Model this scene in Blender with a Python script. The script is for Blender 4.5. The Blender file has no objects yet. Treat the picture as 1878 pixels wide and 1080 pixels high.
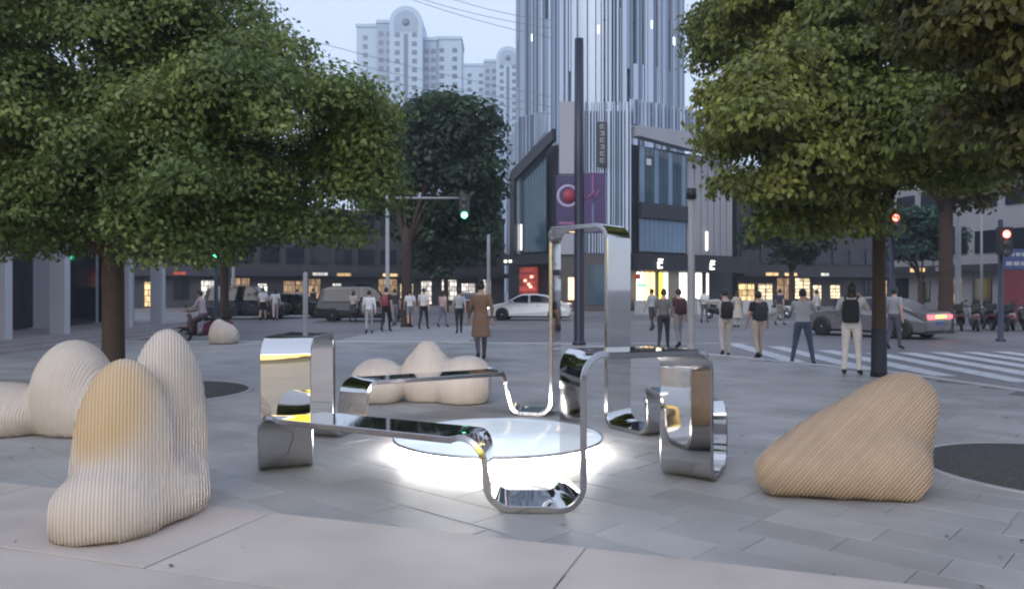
import bpy, bmesh, math, random
import numpy as np
from mathutils import Vector, Matrix
random.seed(7); rng = np.random.default_rng(7)
R = math.radians
sc = bpy.context.scene
C = sc.collection

# ---------------------------------------------------------------- camera, sky, sun, exposure
F, HZ, CX, EYE = 1450.0, 530.0, 939.0, 1.6       # focal length in photo pixels, horizon row, centre column, eye height
cam_d = bpy.data.cameras.new('camera'); cam = bpy.data.objects.new('camera', cam_d); C.objects.link(cam)
cam.location = (0, 0, EYE); cam.rotation_euler = (R(90), 0, 0)
cam_d.sensor_width = 36; cam_d.lens = 36 * F / 1878; cam_d.shift_y = (HZ - 540) / 1878
cam_d.clip_start = 0.05; cam_d.clip_end = 6000
sc.camera = cam

SUN_EL, SUN_ROT = 30, 205
wd = bpy.data.worlds.new('World'); sc.world = wd; wd.use_nodes = True
wn, wl = wd.node_tree.nodes, wd.node_tree.links
wn.clear()
sky_n = wn.new('ShaderNodeTexSky'); sky_n.sky_type = 'NISHITA'; sky_n.sun_disc = False
sky_n.sun_elevation = R(SUN_EL); sky_n.sun_rotation = R(SUN_ROT)
sky_n.air_density = 1.0; sky_n.dust_density = 0.6; sky_n.ozone_density = 2.0; sky_n.altitude = 0
mixn = wn.new('ShaderNodeMix'); mixn.data_type = 'RGBA'; mixn.inputs[0].default_value = 0.74
mixn.inputs[7].default_value = (5.3, 6.1, 7.9, 1)                # even veil of high cloud
wl.new(sky_n.outputs[0], mixn.inputs[6])
bg = wn.new('ShaderNodeBackground'); bg.inputs[1].default_value = 0.125
wo = wn.new('ShaderNodeOutputWorld')
wl.new(mixn.outputs[2], bg.inputs[0]); wl.new(bg.outputs[0], wo.inputs[0])
sun_d = bpy.data.lights.new('sun', 'SUN'); sun_d.energy = 1.0; sun_d.angle = R(40); sun_d.color = (1, 0.93, 0.85)
sun = bpy.data.objects.new('sun', sun_d); C.objects.link(sun)
_sd = Vector((math.sin(R(SUN_ROT)) * math.cos(R(SUN_EL)), math.cos(R(SUN_ROT)) * math.cos(R(SUN_EL)), math.sin(R(SUN_EL))))
sun.rotation_euler = _sd.to_track_quat('Z', 'Y').to_euler()
sc.view_settings.view_transform = 'Standard'; sc.view_settings.look = 'None'
sc.view_settings.exposure = 0.6; sc.view_settings.gamma = 1.0; sc.view_settings.use_curve_mapping = False
sc.render.engine = 'CYCLES'
sc.cycles.caustics_reflective = False; sc.cycles.caustics_refractive = False
sc.cycles.sample_clamp_indirect = 6.0; sc.cycles.max_bounces = 8; sc.cycles.use_denoising = True; sc.cycles.filter_width = 2.1

# ---------------------------------------------------------------- helpers
def gp(px, py, z=0.0):
    """photo pixel of a foot -> ground point in metres"""
    d = F * (EYE - z) / (py - HZ)
    return Vector(((px - CX) / F * d, d, z))
def at(px, d):
    return (px - CX) / F * d
def hz(py, d):
    return EYE + (HZ - py) / F * d

def mat(name, col, rough=0.6, metal=0.0, var=0.12, scale=6.0, bump=0.0, bscale=60.0, island=0.0, objr=0.0, emit=None, es=0.0,
        spec=0.5, coat=0.0, transl=0.0, col2=None, c2scale=2.0, c2lo=0.45, c2hi=0.6, world=False):
    m = bpy.data.materials.new(name); m.use_nodes = True
    n, l = m.node_tree.nodes, m.node_tree.links
    b = n['Principled BSDF']
    b.inputs['Roughness'].default_value = rough; b.inputs['Metallic'].default_value = metal
    b.inputs['Specular IOR Level'].default_value = spec; b.inputs['Coat Weight'].default_value = coat
    tc = n.new('ShaderNodeTexCoord'); co = tc.outputs['Object']
    if world: co = n.new('ShaderNodeNewGeometry').outputs['Position']
    src = n.new('ShaderNodeRGB'); src.outputs[0].default_value = (*col, 1); cur = src.outputs[0]
    def mul(cur, fac_socket, lo, hi):
        mr = n.new('ShaderNodeMapRange'); mr.inputs[3].default_value = lo; mr.inputs[4].default_value = hi
        l.new(fac_socket, mr.inputs[0])
        mx = n.new('ShaderNodeMix'); mx.data_type = 'RGBA'; mx.blend_type = 'MULTIPLY'; mx.inputs[0].default_value = 1
        l.new(cur, mx.inputs[6]); l.new(mr.outputs[0], mx.inputs[7]); return mx.outputs[2]
    if col2:
        nz = n.new('ShaderNodeTexNoise'); nz.inputs['Scale'].default_value = c2scale; nz.inputs['Detail'].default_value = 3
        l.new(co, nz.inputs['Vector'])
        mr = n.new('ShaderNodeMapRange'); mr.inputs[1].default_value = c2lo; mr.inputs[2].default_value = c2hi
        l.new(nz.outputs[0], mr.inputs[0])
        mx = n.new('ShaderNodeMix'); mx.data_type = 'RGBA'; l.new(mr.outputs[0], mx.inputs[0])
        l.new(cur, mx.inputs[6]); mx.inputs[7].default_value = (*col2, 1); cur = mx.outputs[2]
    if var:
        nz = n.new('ShaderNodeTexNoise'); nz.inputs['Scale'].default_value = scale; nz.inputs['Detail'].default_value = 6
        l.new(co, nz.inputs['Vector'])
        cur = mul(cur, nz.outputs[0], 1 - 2 * var, 1 + 2 * var)
        mr = n.new('ShaderNodeMapRange'); mr.inputs[3].default_value = max(0.0, rough - 0.12 * (rough > 0.08)); mr.inputs[4].default_value = min(1, rough + 0.12 * (rough > 0.08))
        l.new(nz.outputs[0], mr.inputs[0]); l.new(mr.outputs[0], b.inputs['Roughness'])
    if island:
        g = n.new('ShaderNodeNewGeometry'); cur = mul(cur, g.outputs['Random Per Island'], 1 - island, 1 + island)
    if objr:
        g = n.new('ShaderNodeObjectInfo'); cur = mul(cur, g.outputs['Random'], 1 - objr, 1 + objr)
    l.new(cur, b.inputs['Base Color'])
    if bump:
        nz = n.new('ShaderNodeTexNoise'); nz.inputs['Scale'].default_value = bscale; nz.inputs['Detail'].default_value = 4
        l.new(co, nz.inputs['Vector'])
        bp = n.new('ShaderNodeBump'); bp.inputs['Strength'].default_value = bump; bp.inputs['Distance'].default_value = 0.01
        l.new(nz.outputs[0], bp.inputs['Height']); l.new(bp.outputs[0], b.inputs['Normal'])
    if emit:
        b.inputs['Emission Color'].default_value = (*emit, 1); b.inputs['Emission Strength'].default_value = es
    if transl:
        tr = n.new('ShaderNodeBsdfTranslucent'); l.new(cur, tr.inputs[0])
        ms = n.new('ShaderNodeMixShader'); ms.inputs[0].default_value = transl
        l.new(b.outputs[0], ms.inputs[1]); l.new(tr.outputs[0], ms.inputs[2]); l.new(ms.outputs[0], n['Material Output'].inputs[0])
    return m

class MB:
    """collects geometry, then links it as one mesh object"""
    def __init__(s): s.v = []; s.f = []; s.mi = []; s.sm = []
    def add(s, vs, fs, mi=0, smooth=False):
        o = len(s.v); s.v += [tuple(p) for p in vs]
        for f in fs: s.f.append(tuple(o + i for i in f)); s.mi.append(mi); s.sm.append(smooth)
    def box(s, x0, x1, y0, y1, z0, z1, M=None, mi=0):
        vs = [Vector((x, y, z)) for z in (z0, z1) for y in (y0, y1) for x in (x0, x1)]
        if M: vs = [M @ v for v in vs]
        s.add(vs, [(0, 2, 3, 1), (4, 5, 7, 6), (0, 1, 5, 4), (2, 6, 7, 3), (0, 4, 6, 2), (1, 3, 7, 5)], mi)
    def tube(s, pts, rad, n=10, cap=True, mi=0, ell=None):
        pts = [Vector(p) for p in pts]; rings = []
        up0 = None
        for i, p in enumerate(pts):
            t = (pts[min(i + 1, len(pts) - 1)] - pts[max(i - 1, 0)]).normalized()
            a = Vector((1, 0, 0)) if abs(t.x) < 0.8 else Vector((0, 1, 0))
            if up0 is not None: a = up0
            u = (a - t * a.dot(t)).normalized(); w = t.cross(u); up0 = u
            r = rad[i] if hasattr(rad, '__len__') else rad
            rings.append([p + u * math.cos(2 * math.pi * k / n) * r + w * math.sin(2 * math.pi * k / n) * r for k in range(n)])
        s.loft(rings, cap, mi)
    def loft(s, rings, cap=True, mi=0, closed=False):
        n = len(rings[0]); vs = [v for r in rings for v in r]; fs = []
        m = len(rings)
        for i in range(m if closed else m - 1):
            for k in range(n):
                a, b = i * n + k, i * n + (k + 1) % n
                c, d = ((i + 1) % m) * n + (k + 1) % n, ((i + 1) % m) * n + k
                fs.append((a, b, c, d))
        s.add(vs, fs, mi, True)
        if cap and not closed:
            o = len(s.v) - len(vs)
            s.f.append(tuple(o + k for k in range(n))[::-1]); s.mi.append(mi); s.sm.append(False)
            s.f.append(tuple(o + (m - 1) * n + k for k in range(n))); s.mi.append(mi); s.sm.append(False)
    def lathe(s, prof, n=24, c=(0, 0, 0), mi=0, M=None):
        rings = []
        for r, z in prof:
            ring = [Vector((r * math.cos(2 * math.pi * k / n), r * math.sin(2 * math.pi * k / n), z)) for k in range(n)]
            rings.append([(M @ v if M else v) + Vector(c) for v in ring])
        s.loft(rings, True, mi)
    def sphere(s, c, r, n=12, m=8, mi=0, M=None):
        if not hasattr(r, '__len__'): r = (r, r, r)
        rings = []
        for j in range(m + 1):
            th = math.pi * (0.02 + 0.96 * j / m)
            ring = [Vector((r[0] * math.sin(th) * math.cos(2 * math.pi * k / n), r[1] * math.sin(th) * math.sin(2 * math.pi * k / n), -r[2] * math.cos(th))) for k in range(n)]
            rings.append([(M @ v if M else v) + Vector(c) for v in ring])
        s.loft(rings, True, mi)
    def prism(s, poly, z0, z1, mi=0):
        n = len(poly)
        vs = [(x, y, z0) for x, y in poly] + [(x, y, z1) for x, y in poly]
        s.add(vs, [tuple(range(n))[::-1], tuple(range(n, 2 * n))] + [(k, (k + 1) % n, n + (k + 1) % n, n + k) for k in range(n)], mi)
    def mesh(s, name, mats):
        me = bpy.data.meshes.new(name); me.from_pydata(s.v, [], s.f)
        for m in (mats if isinstance(mats, (list, tuple)) else [mats]): me.materials.append(m)
        me.polygons.foreach_set('material_index', s.mi); me.polygons.foreach_set('use_smooth', s.sm); me.update()
        return me
    def build(s, name, mats, parent=None):
        return link(name, s.mesh(name, mats), parent)

def link(name, me, parent=None):
    o = bpy.data.objects.new(name, me); C.objects.link(o)
    if parent: o.parent = parent
    return o
def tag(o, label=None, cat=None, group=None, kind=None):
    if label: o['label'] = label
    if cat: o['category'] = cat
    if group: o['group'] = group
    if kind: o['kind'] = kind
    return o
def thing(name, loc, label, cat, group=None, rz=0.0):
    o = bpy.data.objects.new(name, None); C.objects.link(o); o.location = loc; o.rotation_euler = (0, 0, rz)
    o.empty_display_size = 0.2
    return tag(o, label, cat, group)
def copy_tree(o, parent=None):
    c = o.copy(); C.objects.link(c); c.parent = parent
    for ch in list(o.children): copy_tree(ch, c)
    return c
def fast_mesh(name, verts, quads, m, smooth=False):
    me = bpy.data.meshes.new(name)
    me.vertices.add(len(verts)); me.vertices.foreach_set('co', np.asarray(verts, np.float32).ravel())
    k = quads.shape[1]
    me.loops.add(quads.size); me.loops.foreach_set('vertex_index', quads.astype(np.int32).ravel())
    me.polygons.add(len(quads)); me.polygons.foreach_set('loop_start', np.arange(0, quads.size, k, dtype=np.int32))
    me.polygons.foreach_set('loop_total', np.full(len(quads), k, np.int32))
    if smooth: me.polygons.foreach_set('use_smooth', np.ones(len(quads), bool))
    me.materials.append(m); me.update(calc_edges=True); return me

# ---------------------------------------------------------------- materials
M_asphalt = mat('asphalt', (0.17, 0.16, 0.165), 0.58, var=0.2, scale=0.35, col2=(0.12, 0.115, 0.12), c2scale=.12, c2lo=.45, c2hi=.6, bump=0.25, bscale=90)
M_grout = mat('grout', (0.13, 0.127, 0.125), 0.8, var=0.1)
M_paver = mat('grey_granite', (0.290, 0.283, 0.283), 0.52, var=0.17, scale=1.1, world=True, col2=(0.205, 0.193, 0.188), c2scale=0.7, c2lo=0.48, c2hi=0.72, bump=0.15, bscale=120, island=0.08, objr=0.10)
M_slab = mat('beige_granite', (0.425, 0.372, 0.342), 0.6, var=0.11, scale=1.4, world=True, col2=(0.33, 0.29, 0.268), c2scale=0.9, c2lo=0.47, c2hi=0.75, bump=0.12, bscale=140, island=0.04, objr=0.05)
M_kerb = mat('kerb_granite', (0.42, 0.42, 0.43), 0.6, var=0.1, scale=2, objr=0.1)
M_paint = mat('road_paint', (0.46, 0.47, 0.49), 0.6, var=0.2, scale=4, col2=(0.25, 0.25, 0.27), c2scale=5, c2lo=0.52, c2hi=0.75)
M_gravel = mat('dark_gravel', (0.045, 0.043, 0.045), 0.9, var=0.45, scale=38, bump=1.0, bscale=60, col2=(.09, .08, .07), c2scale=25, c2lo=.55, c2hi=.7)
M_chrome = mat('mirror_steel', (0.66, 0.64, 0.62), 0.04, 1.0, var=0.03, scale=3)
M_chrome_edge = mat('brushed_steel', (0.42, 0.41, 0.42), 0.16, 1.0, var=0.06, scale=30)
M_wood = {
 'white': mat('pale_whitewashed_ply', (0.50, 0.435, 0.39), 0.55, var=0.07, scale=5, bump=0.1, bscale=80, objr=0.035),
 'ochre': mat('ochre_patch_ply', (0.50, 0.435, 0.39), 0.55, var=0.07, scale=5, bump=0.1, bscale=80, objr=0.035),
 'tan': mat('tan_ply', (0.39, 0.295, 0.215), 0.55, var=0.08, scale=4, bump=0.1, bscale=80, objr=0.05),
}
M_core = mat('dark_base_board', (0.05, 0.045, 0.04), 0.8, var=0.1)
M_bark = mat('dark_bark', (0.055, 0.035, 0.028), 0.9, var=0.3, scale=14, bump=0.9, bscale=30)
M_wrap = mat('dark_trunk_wrap', (0.016, 0.018, 0.03), 0.7, var=0.15, scale=20)
def leafmat(name, c, c2): return mat(name, c, 0.45, var=0.16, scale=0.8, island=0.5, transl=0.45, col2=c2, c2scale=0.55, c2lo=0.42, c2hi=0.62)
M_leafL = leafmat('camphor_leaf', (0.115, 0.172, 0.050), (0.215, 0.265, 0.078))
M_leafR = leafmat('olive_camphor_leaf', (0.145, 0.178, 0.042), (0.26, 0.275, 0.064))
M_leafC = leafmat('dark_camphor_leaf', (0.075, 0.075, 0.018), (0.13, 0.12, 0.028))  # darker leaf colour for the overhanging right tree and a street tree
M_leafD = leafmat('plane_leaf', (0.028, 0.058, 0.028), (0.040, 0.078, 0.036))
M_leafT = leafmat('bluish_leaf', (0.030, 0.078, 0.058), (0.045, 0.105, 0.075))
M_navy = mat('navy_pole_paint', (0.018, 0.022, 0.045), 0.4, var=0.1, scale=8)
M_grey = mat('grey_pole_paint', (0.30, 0.30, 0.32), 0.5, var=0.1, scale=8)
M_black = mat('black_plastic', (0.015, 0.015, 0.018), 0.45, var=0.1, scale=10)
M_rubber = mat('tyre_rubber', (0.018, 0.018, 0.018), 0.85, var=0.1, scale=12)
M_glass = mat('dark_glass', (0.018, 0.024, 0.034), 0.08, var=0.05, scale=1, spec=0.45)
M_steel = mat('wheel_alloy', (0.5, 0.5, 0.52), 0.3, 1.0, var=0.05)
M_green = mat('green_signal', (0.02, 0.2, 0.1), 0.4, var=0, emit=(0.08, 1.0, 0.42), es=14)
M_red = mat('red_signal', (0.3, 0.02, 0.02), 0.4, var=0, emit=(1.0, 0.08, 0.05), es=14)
M_off = mat('unlit_signal', (0.03, 0.03, 0.03), 0.3, var=0.05)
M_amber = mat('amber_lamp', (0.5, 0.2, 0.04), 0.3, var=0, emit=(1.0, 0.42, 0.10), es=3.0)
M_tail = mat('red_lamp', (0.4, 0.02, 0.03), 0.3, var=0, emit=(1.0, 0.10, 0.12), es=2.4)
M_tailoff = mat('red_lens', (0.25, 0.01, 0.015), 0.2, var=0.05)
M_head = mat('head_lamp', (0.8, 0.8, 0.8), 0.2, var=0, emit=(1.0, 0.93, 0.80), es=7)
M_headoff = mat('head_lens', (0.6, 0.62, 0.65), 0.15, var=0.05)
M_warm = mat('lit_shop_interior', (0.8, 0.6, 0.3), 0.5, var=0.1, emit=(1.0, 0.66, 0.24), es=2.2)
M_white_l = mat('lit_white_panel', (0.8, 0.8, 0.8), 0.5, var=0.05, emit=(1.0, 0.93, 0.80), es=2.1)
M_yellow_l = mat('lit_yellow_sign', (0.8, 0.7, 0.1), 0.4, var=0.03, emit=(1.0, 0.80, 0.05), es=2.2)
def interior(m, sx, sz, lo):
    n, l = m.node_tree.nodes, m.node_tree.links; b = n['Principled BSDF']; tc = n.new('ShaderNodeTexCoord')
    sp = n.new('ShaderNodeSeparateXYZ'); l.new(tc.outputs['Object'], sp.inputs[0]); ad = n.new('ShaderNodeMath'); l.new(sp.outputs[0], ad.inputs[0]); l.new(sp.outputs[1], ad.inputs[1])
    cb = n.new('ShaderNodeCombineXYZ'); l.new(ad.outputs[0], cb.inputs[0]); l.new(sp.outputs[2], cb.inputs[1])
    br = n.new('ShaderNodeTexBrick'); br.inputs['Scale'].default_value = 1.0; br.inputs['Brick Width'].default_value = sx; br.inputs['Row Height'].default_value = sz; br.inputs['Mortar Size'].default_value = .05
    br.inputs['Color1'].default_value = (1, 1, 1, 1); br.inputs['Color2'].default_value = (.35, .35, .35, 1); br.inputs['Mortar'].default_value = (.12, .12, .12, 1)
    l.new(cb.outputs[0], br.inputs[0]); nz = n.new('ShaderNodeTexNoise'); nz.inputs['Scale'].default_value = 3.0; l.new(tc.outputs['Object'], nz.inputs[0])
    m1 = n.new('ShaderNodeMath'); m1.operation = 'MULTIPLY'; l.new(br.outputs[0], m1.inputs[0]); l.new(nz.outputs[0], m1.inputs[1])
    m2 = n.new('ShaderNodeMath'); m2.operation = 'MULTIPLY'; l.new(m1.outputs[0], m2.inputs[0]); m2.inputs[1].default_value = lo; l.new(m2.outputs[0], b.inputs['Emission Strength'])
M_shop_warm = mat('warm_shop_interior', (0.3, 0.2, 0.1), 0.5, var=0.1, emit=(1.0, 0.66, 0.30), es=1.0); interior(M_shop_warm, .8, .55, 2.2)
M_shop_white = mat('white_shop_interior', (0.3, 0.3, 0.3), 0.5, var=0.1, emit=(1.0, 0.92, 0.80), es=1.0); interior(M_shop_white, .6, .5, 2.0)
M_shop_dim = mat('dim_shop_interior', (0.25, 0.18, 0.12), 0.5, var=0.1, emit=(1.0, 0.60, 0.30), es=.4); interior(M_shop_dim, .5, .7, .7)
M_shop_bright = mat('bright_shop_interior', (0.3, 0.25, 0.2), 0.5, var=0.1, emit=(1.0, 0.78, 0.45), es=.4); interior(M_shop_bright, 1.3, .35, 3.2)
M_redshop = mat('lit_red_panel', (0.3, 0.05, 0.04), 0.5, var=0.2, scale=2, emit=(1.0, 0.16, 0.12), es=0.4); interior(M_redshop, .7, .5, .5)
# ochre blended into the front stool's colour: a soft-edged patch on the upper front of the tall lobe
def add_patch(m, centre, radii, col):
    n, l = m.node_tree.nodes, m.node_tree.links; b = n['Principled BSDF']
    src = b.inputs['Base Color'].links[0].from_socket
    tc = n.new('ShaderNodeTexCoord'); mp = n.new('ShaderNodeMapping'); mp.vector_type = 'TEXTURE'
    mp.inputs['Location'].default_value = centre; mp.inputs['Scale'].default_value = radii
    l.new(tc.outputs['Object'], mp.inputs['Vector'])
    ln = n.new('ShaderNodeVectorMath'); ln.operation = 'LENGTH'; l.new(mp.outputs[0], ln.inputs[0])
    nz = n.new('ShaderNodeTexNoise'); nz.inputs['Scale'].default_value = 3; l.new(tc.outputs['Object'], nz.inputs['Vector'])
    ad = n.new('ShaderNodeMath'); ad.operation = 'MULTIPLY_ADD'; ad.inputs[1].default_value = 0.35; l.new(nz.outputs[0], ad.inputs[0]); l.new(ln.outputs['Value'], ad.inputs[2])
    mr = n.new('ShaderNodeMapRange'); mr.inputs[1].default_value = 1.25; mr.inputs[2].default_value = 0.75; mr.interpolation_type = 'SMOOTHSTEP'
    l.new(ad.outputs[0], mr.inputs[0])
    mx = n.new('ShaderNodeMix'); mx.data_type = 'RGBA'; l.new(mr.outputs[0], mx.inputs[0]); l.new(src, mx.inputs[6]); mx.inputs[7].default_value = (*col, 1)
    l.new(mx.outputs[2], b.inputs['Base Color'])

# ---------------------------------------------------------------- ground, pavement, kerb, crossings
ROAD = -0.12
g = MB(); g.add([(-900, -900, ROAD), (900, -900, ROAD), (900, 900, ROAD), (-900, 900, ROAD)], [(0, 1, 2, 3)])
tag(g.build('ground', M_asphalt), kind='structure')
PLAZA = [(10, -16), (9.6, 4), (8.8, 9), (8.2, 12.5), (7.5, 15.2), (5.3, 19), (3.6, 21.6), (1.5, 23.4), (-2, 24.0), (-8, 24.3), (-16.5, 24.4), (-16.5, -16)]
def inside(x, y, poly=PLAZA):
    c = False; j = len(poly) - 1
    for i in range(len(poly)):
        (xi, yi), (xj, yj) = poly[i], poly[j]
        if (yi > y) != (yj > y) and x < (xj - xi) * (y - yi) / (yj - yi) + xi: c = not c
        j = i
    return c
pv = MB(); pv.prism(PLAZA, ROAD - 0.3, -0.012)
pavement = tag(pv.build('pavement', M_grout), kind='structure')
# kerb stones round the street sides
edge = PLAZA[1:11]; kn = 0
kerb_cache = {}
for (x0, y0), (x1, y1) in zip(edge[:-1], edge[1:]):
    L = math.hypot(x1 - x0, y1 - y0); n = max(1, round(L / 1.0)); a = math.atan2(y1 - y0, x1 - x0)
    for k in range(n):
        key = round(L / n, 2)
        if key not in kerb_cache:
            m = MB(); e = 0.012; l2 = L / n - 0.01
            m.prism([(0, 0), (l2, 0), (l2, 0.18), (0, 0.18)], -0.25, 0.006 - e)
            m.add([(0, 0, .006 - e), (l2, 0, .006 - e), (l2, .18, .006 - e), (0, .18, .006 - e), (e, e, .006), (l2 - e, e, .006), (l2 - e, .18 - e, .006), (e, .18 - e, .006)],
                  [(4, 5, 6, 7), (0, 1, 5, 4), (1, 2, 6, 5), (2, 3, 7, 6), (3, 0, 4, 7)])
            kerb_cache[key] = m.mesh('kerb_stone', M_kerb)
        o = link('kerb_stone', kerb_cache[key], pavement)
        t = (k + 0.0) / n; o.location = (x0 + (x1 - x0) * t, y0 + (y1 - y0) * t, 0); o.rotation_euler = (0, 0, a)
        kn += 1
# paving frame: rows run along the light band's edge
E1, E2, O0 = Vector((0.943, -0.333)), Vector((0.333, 0.943)), Vector((-0.74, 5.32))
ANG = math.atan2(E1.y, E1.x)
SLAB_FRAME = (E1, E2, ANG); PAV_A = R(-42)
PAV_FRAME = (Vector((math.cos(PAV_A), math.sin(PAV_A))), Vector((-math.sin(PAV_A), math.cos(PAV_A))), PAV_A)
def uv2w(u, v, fr): p = O0 + fr[0] * u + fr[1] * v; return p.x, p.y
def tile_geo(lu, lv, th=0.03, e=0.003):
    z1 = 0.0
    vs = [(0, 0, -th), (lu, 0, -th), (lu, lv, -th), (0, lv, -th), (0, 0, z1 - e), (lu, 0, z1 - e), (lu, lv, z1 - e), (0, lv, z1 - e), (e, e, z1), (lu - e, e, z1), (lu - e, lv - e, z1), (e, lv - e, z1)]
    fs = [(8, 9, 10, 11), (4, 5, 9, 8), (5, 6, 10, 9), (6, 7, 11, 10), (7, 4, 8, 11), (0, 1, 5, 4), (1, 2, 6, 5), (2, 3, 7, 6), (3, 0, 4, 7)]
    return vs, fs
def layout(v0, v1, rowh, lens, gap, joint_u=None):
    rows = []; v = v0
    rr = random.Random(3)
    while v < v1 - 1e-6:
        u = -34 + rr.random() * 0.6
        if joint_u is not None: u = joint_u - 24 * lens[0] + (0.5 * lens[0] if len(rows) % 2 else 0)
        while u < 34:
            L = rr.choice(lens); rows.append((u, v, L - gap, rowh - gap)); u += L
        v += rowh
    return rows
def lay(rows, name, m, n_single, fr, lift=0.0, jit=0.0015, keep=None):
    ANG = fr[2]
    pick = []
    for (u, v, lu, lv) in rows:
        cx, cy = uv2w(u + lu / 2, v + lv / 2, fr)
        cor = [uv2w(u + a * lu, v + b * lv, fr) for a in (0, 1) for b in (0, 1)]
        if keep and not any(keep(*c) for c in cor): continue
        if not all(inside(*c) for c in cor): continue
        if cy < -6 or cx < -15.5: continue
        d = max(cy, 0.1); seen = cy > 3.6 and abs(cx) < d * 0.72
        pick.append(((0 if seen else 1000) + cy, u, v, lu, lv))
    pick.sort()
    cache = {}
    for k, (key, u, v, lu, lv) in enumerate(pick[:n_single]):
        kk = (round(lu, 3), round(lv, 3))
        if kk not in cache:
            t = MB(); t.add(*tile_geo(lu, lv)); cache[kk] = t.mesh(name, m)
        o = link(name, cache[kk], pavement); x, y = uv2w(u, v, fr)
        o.location = (x, y, lift + random.uniform(-jit, jit)); o.rotation_euler = (random.uniform(-.001, .001), random.uniform(-.001, .001), ANG)
    rest = MB(); Mr = Matrix.Rotation(ANG, 4, 'Z')
    for key, u, v, lu, lv in pick[n_single:]:
        x, y = uv2w(u, v, fr); T = Matrix.Translation((x, y, lift + random.uniform(-jit, jit))) @ Mr
        vs, fs = tile_geo(lu, lv); rest.add([T @ Vector(p) for p in vs], fs)
    if rest.v: tag(rest.build(name + '_field', m, pavement), kind='stuff')
# joint seen at u of photo joint (-0.82, 4.7)
ju = (Vector((-0.82, 4.7)) - O0).dot(E1)
lay(layout(-12.0, 0.0, 1.2, [2.3], 0.012, ju), 'slab', M_slab, 40, SLAB_FRAME, lift=0.006)
lay(layout(-18.0, 36.0, 0.36, [0.6, 0.72, 0.9], 0.005), 'paver', M_paver, 300, PAV_FRAME, keep=lambda x, y: (Vector((x, y)) - O0).dot(E2) > 0.02)
# crossing stripes on the road to the right, and across the far street
stripe = MB(); stripe.box(-0.24, 0.24, 0, 6.6, 0, 0.004)
sm = stripe.mesh('crossing_stripe', M_paint)
cross = tag(bpy.data.objects.new('road_marking', None), kind='structure'); C.objects.link(cross)
for k in range(16):
    o = link('crossing_stripe', sm, cross); o.location = (6.7 + 0.92 * k, (18.6, 17.0, 15.6, 14.6)[min(k, 3)] + 0.12 * max(0, k - 3), ROAD + 0.004); o.rotation_euler = (0, 0, R(-2))
st2 = MB(); st2.box(-2.2, 2.2, -0.22, 0.22, 0, 0.004); sm2 = st2.mesh('crossing_stripe', M_paint)
for k in range(11):
    o = link('crossing_stripe', sm2, cross); o.location = (-3.6 + 0.05 * k, 26.2 + 1.0 * k, ROAD + 0.004)
ln = MB(); ln.box(-30, 7, 0, 0.2, 0, 0.004); o = ln.build('stop_line', M_paint, cross); o.location = (0.5, 24.9, ROAD + 0.004)
for k in range(7):
    l2 = MB(); l2.box(-1.5, 1.5, 0, 0.15, 0, 0.004); o = l2.build('lane_dash', M_paint, cross); o.location = (-34 + 6 * k, 42, ROAD + 0.004)
def pit(px, py, x, y, r, label):
    t = thing('tree_pit', (x, y, 0), label, 'tree pit', 'round tree pits')
    m = MB(); prof = [(0.01, 0.010), (r * .5, 0.022), (r * .945, 0.008), (r * .95, -.01)]
    m.lathe(prof, 48); m.build('gravel', M_gravel, t)
    m = MB(); m.lathe([(r * .955, -.02), (r * .955, .014), (r, .014), (r, -.02)], 64); m.build('steel_ring', M_grey, t)
pit(0, 0, -5.6, 12.3, 1.5, 'round dark gravel tree pit behind the white two-peaked stool')
pit(0, 0, 4.95, 7.0, 1.25, 'round dark gravel tree pit beside the tan wedge stool')

# ---------------------------------------------------------------- mirror ribbon sculpture
RC = Vector((-0.1, 7.9, 0))
path = [(-.16, 5.88, 0), (.45, 5.86, 0), (.45, 5.86, 1.09), (1.46, 6.62, 1.06), (1.46, 6.62, 0), (1.72, 7.2, 0), (1.72, 7.2, .52), (1.66, 8.6, .5),
        (1.66, 8.62, 0), (1.25, 9.35, 0), (1.25, 9.35, 2.32), (.55, 10.12, 2.32), (.55, 10.12, 0), (.02, 10.25, 0), (-.12, 10.25, .5), (-1.82, 9.2, .5),
        (-1.86, 9.15, 0), (-2.12, 8.5, 0), (-2.12, 8.5, 1.09), (-2.16, 7.55, 1.09), (-2.16, 7.55, 0), (-2.0, 7.0, 0), (-1.98, 6.9, .46), (-.2, 5.9, .47)]
TH, WD = 0.05, 0.47
path = [Vector(p) + Vector((0, 0, TH / 2 + .002)) for p in path]
pts = []
for i, p in enumerate(path):
    a, b = path[i - 1], path[(i + 1) % len(path)]
    d0, d1 = (a - p), (b - p); l0, l1 = d0.length, d1.length; d0.normalize(); d1.normalize()
    ang = d0.angle(d1); r = 0.17
    tl = min(r / math.tan(ang / 2), 0.47 * l0, 0.47 * l1)
    A, B = p + d0 * tl, p + d1 * tl
    for k in range(13):
        t = k / 12; w = 0.92
        # rational quadratic: a round bend
        wt = math.sin(ang / 2); q = ((1 - t) ** 2 * A + 2 * t * (1 - t) * wt * p + t * t * B) / ((1 - t) ** 2 + 2 * t * (1 - t) * wt + t * t)
        pts.append(q)
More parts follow.
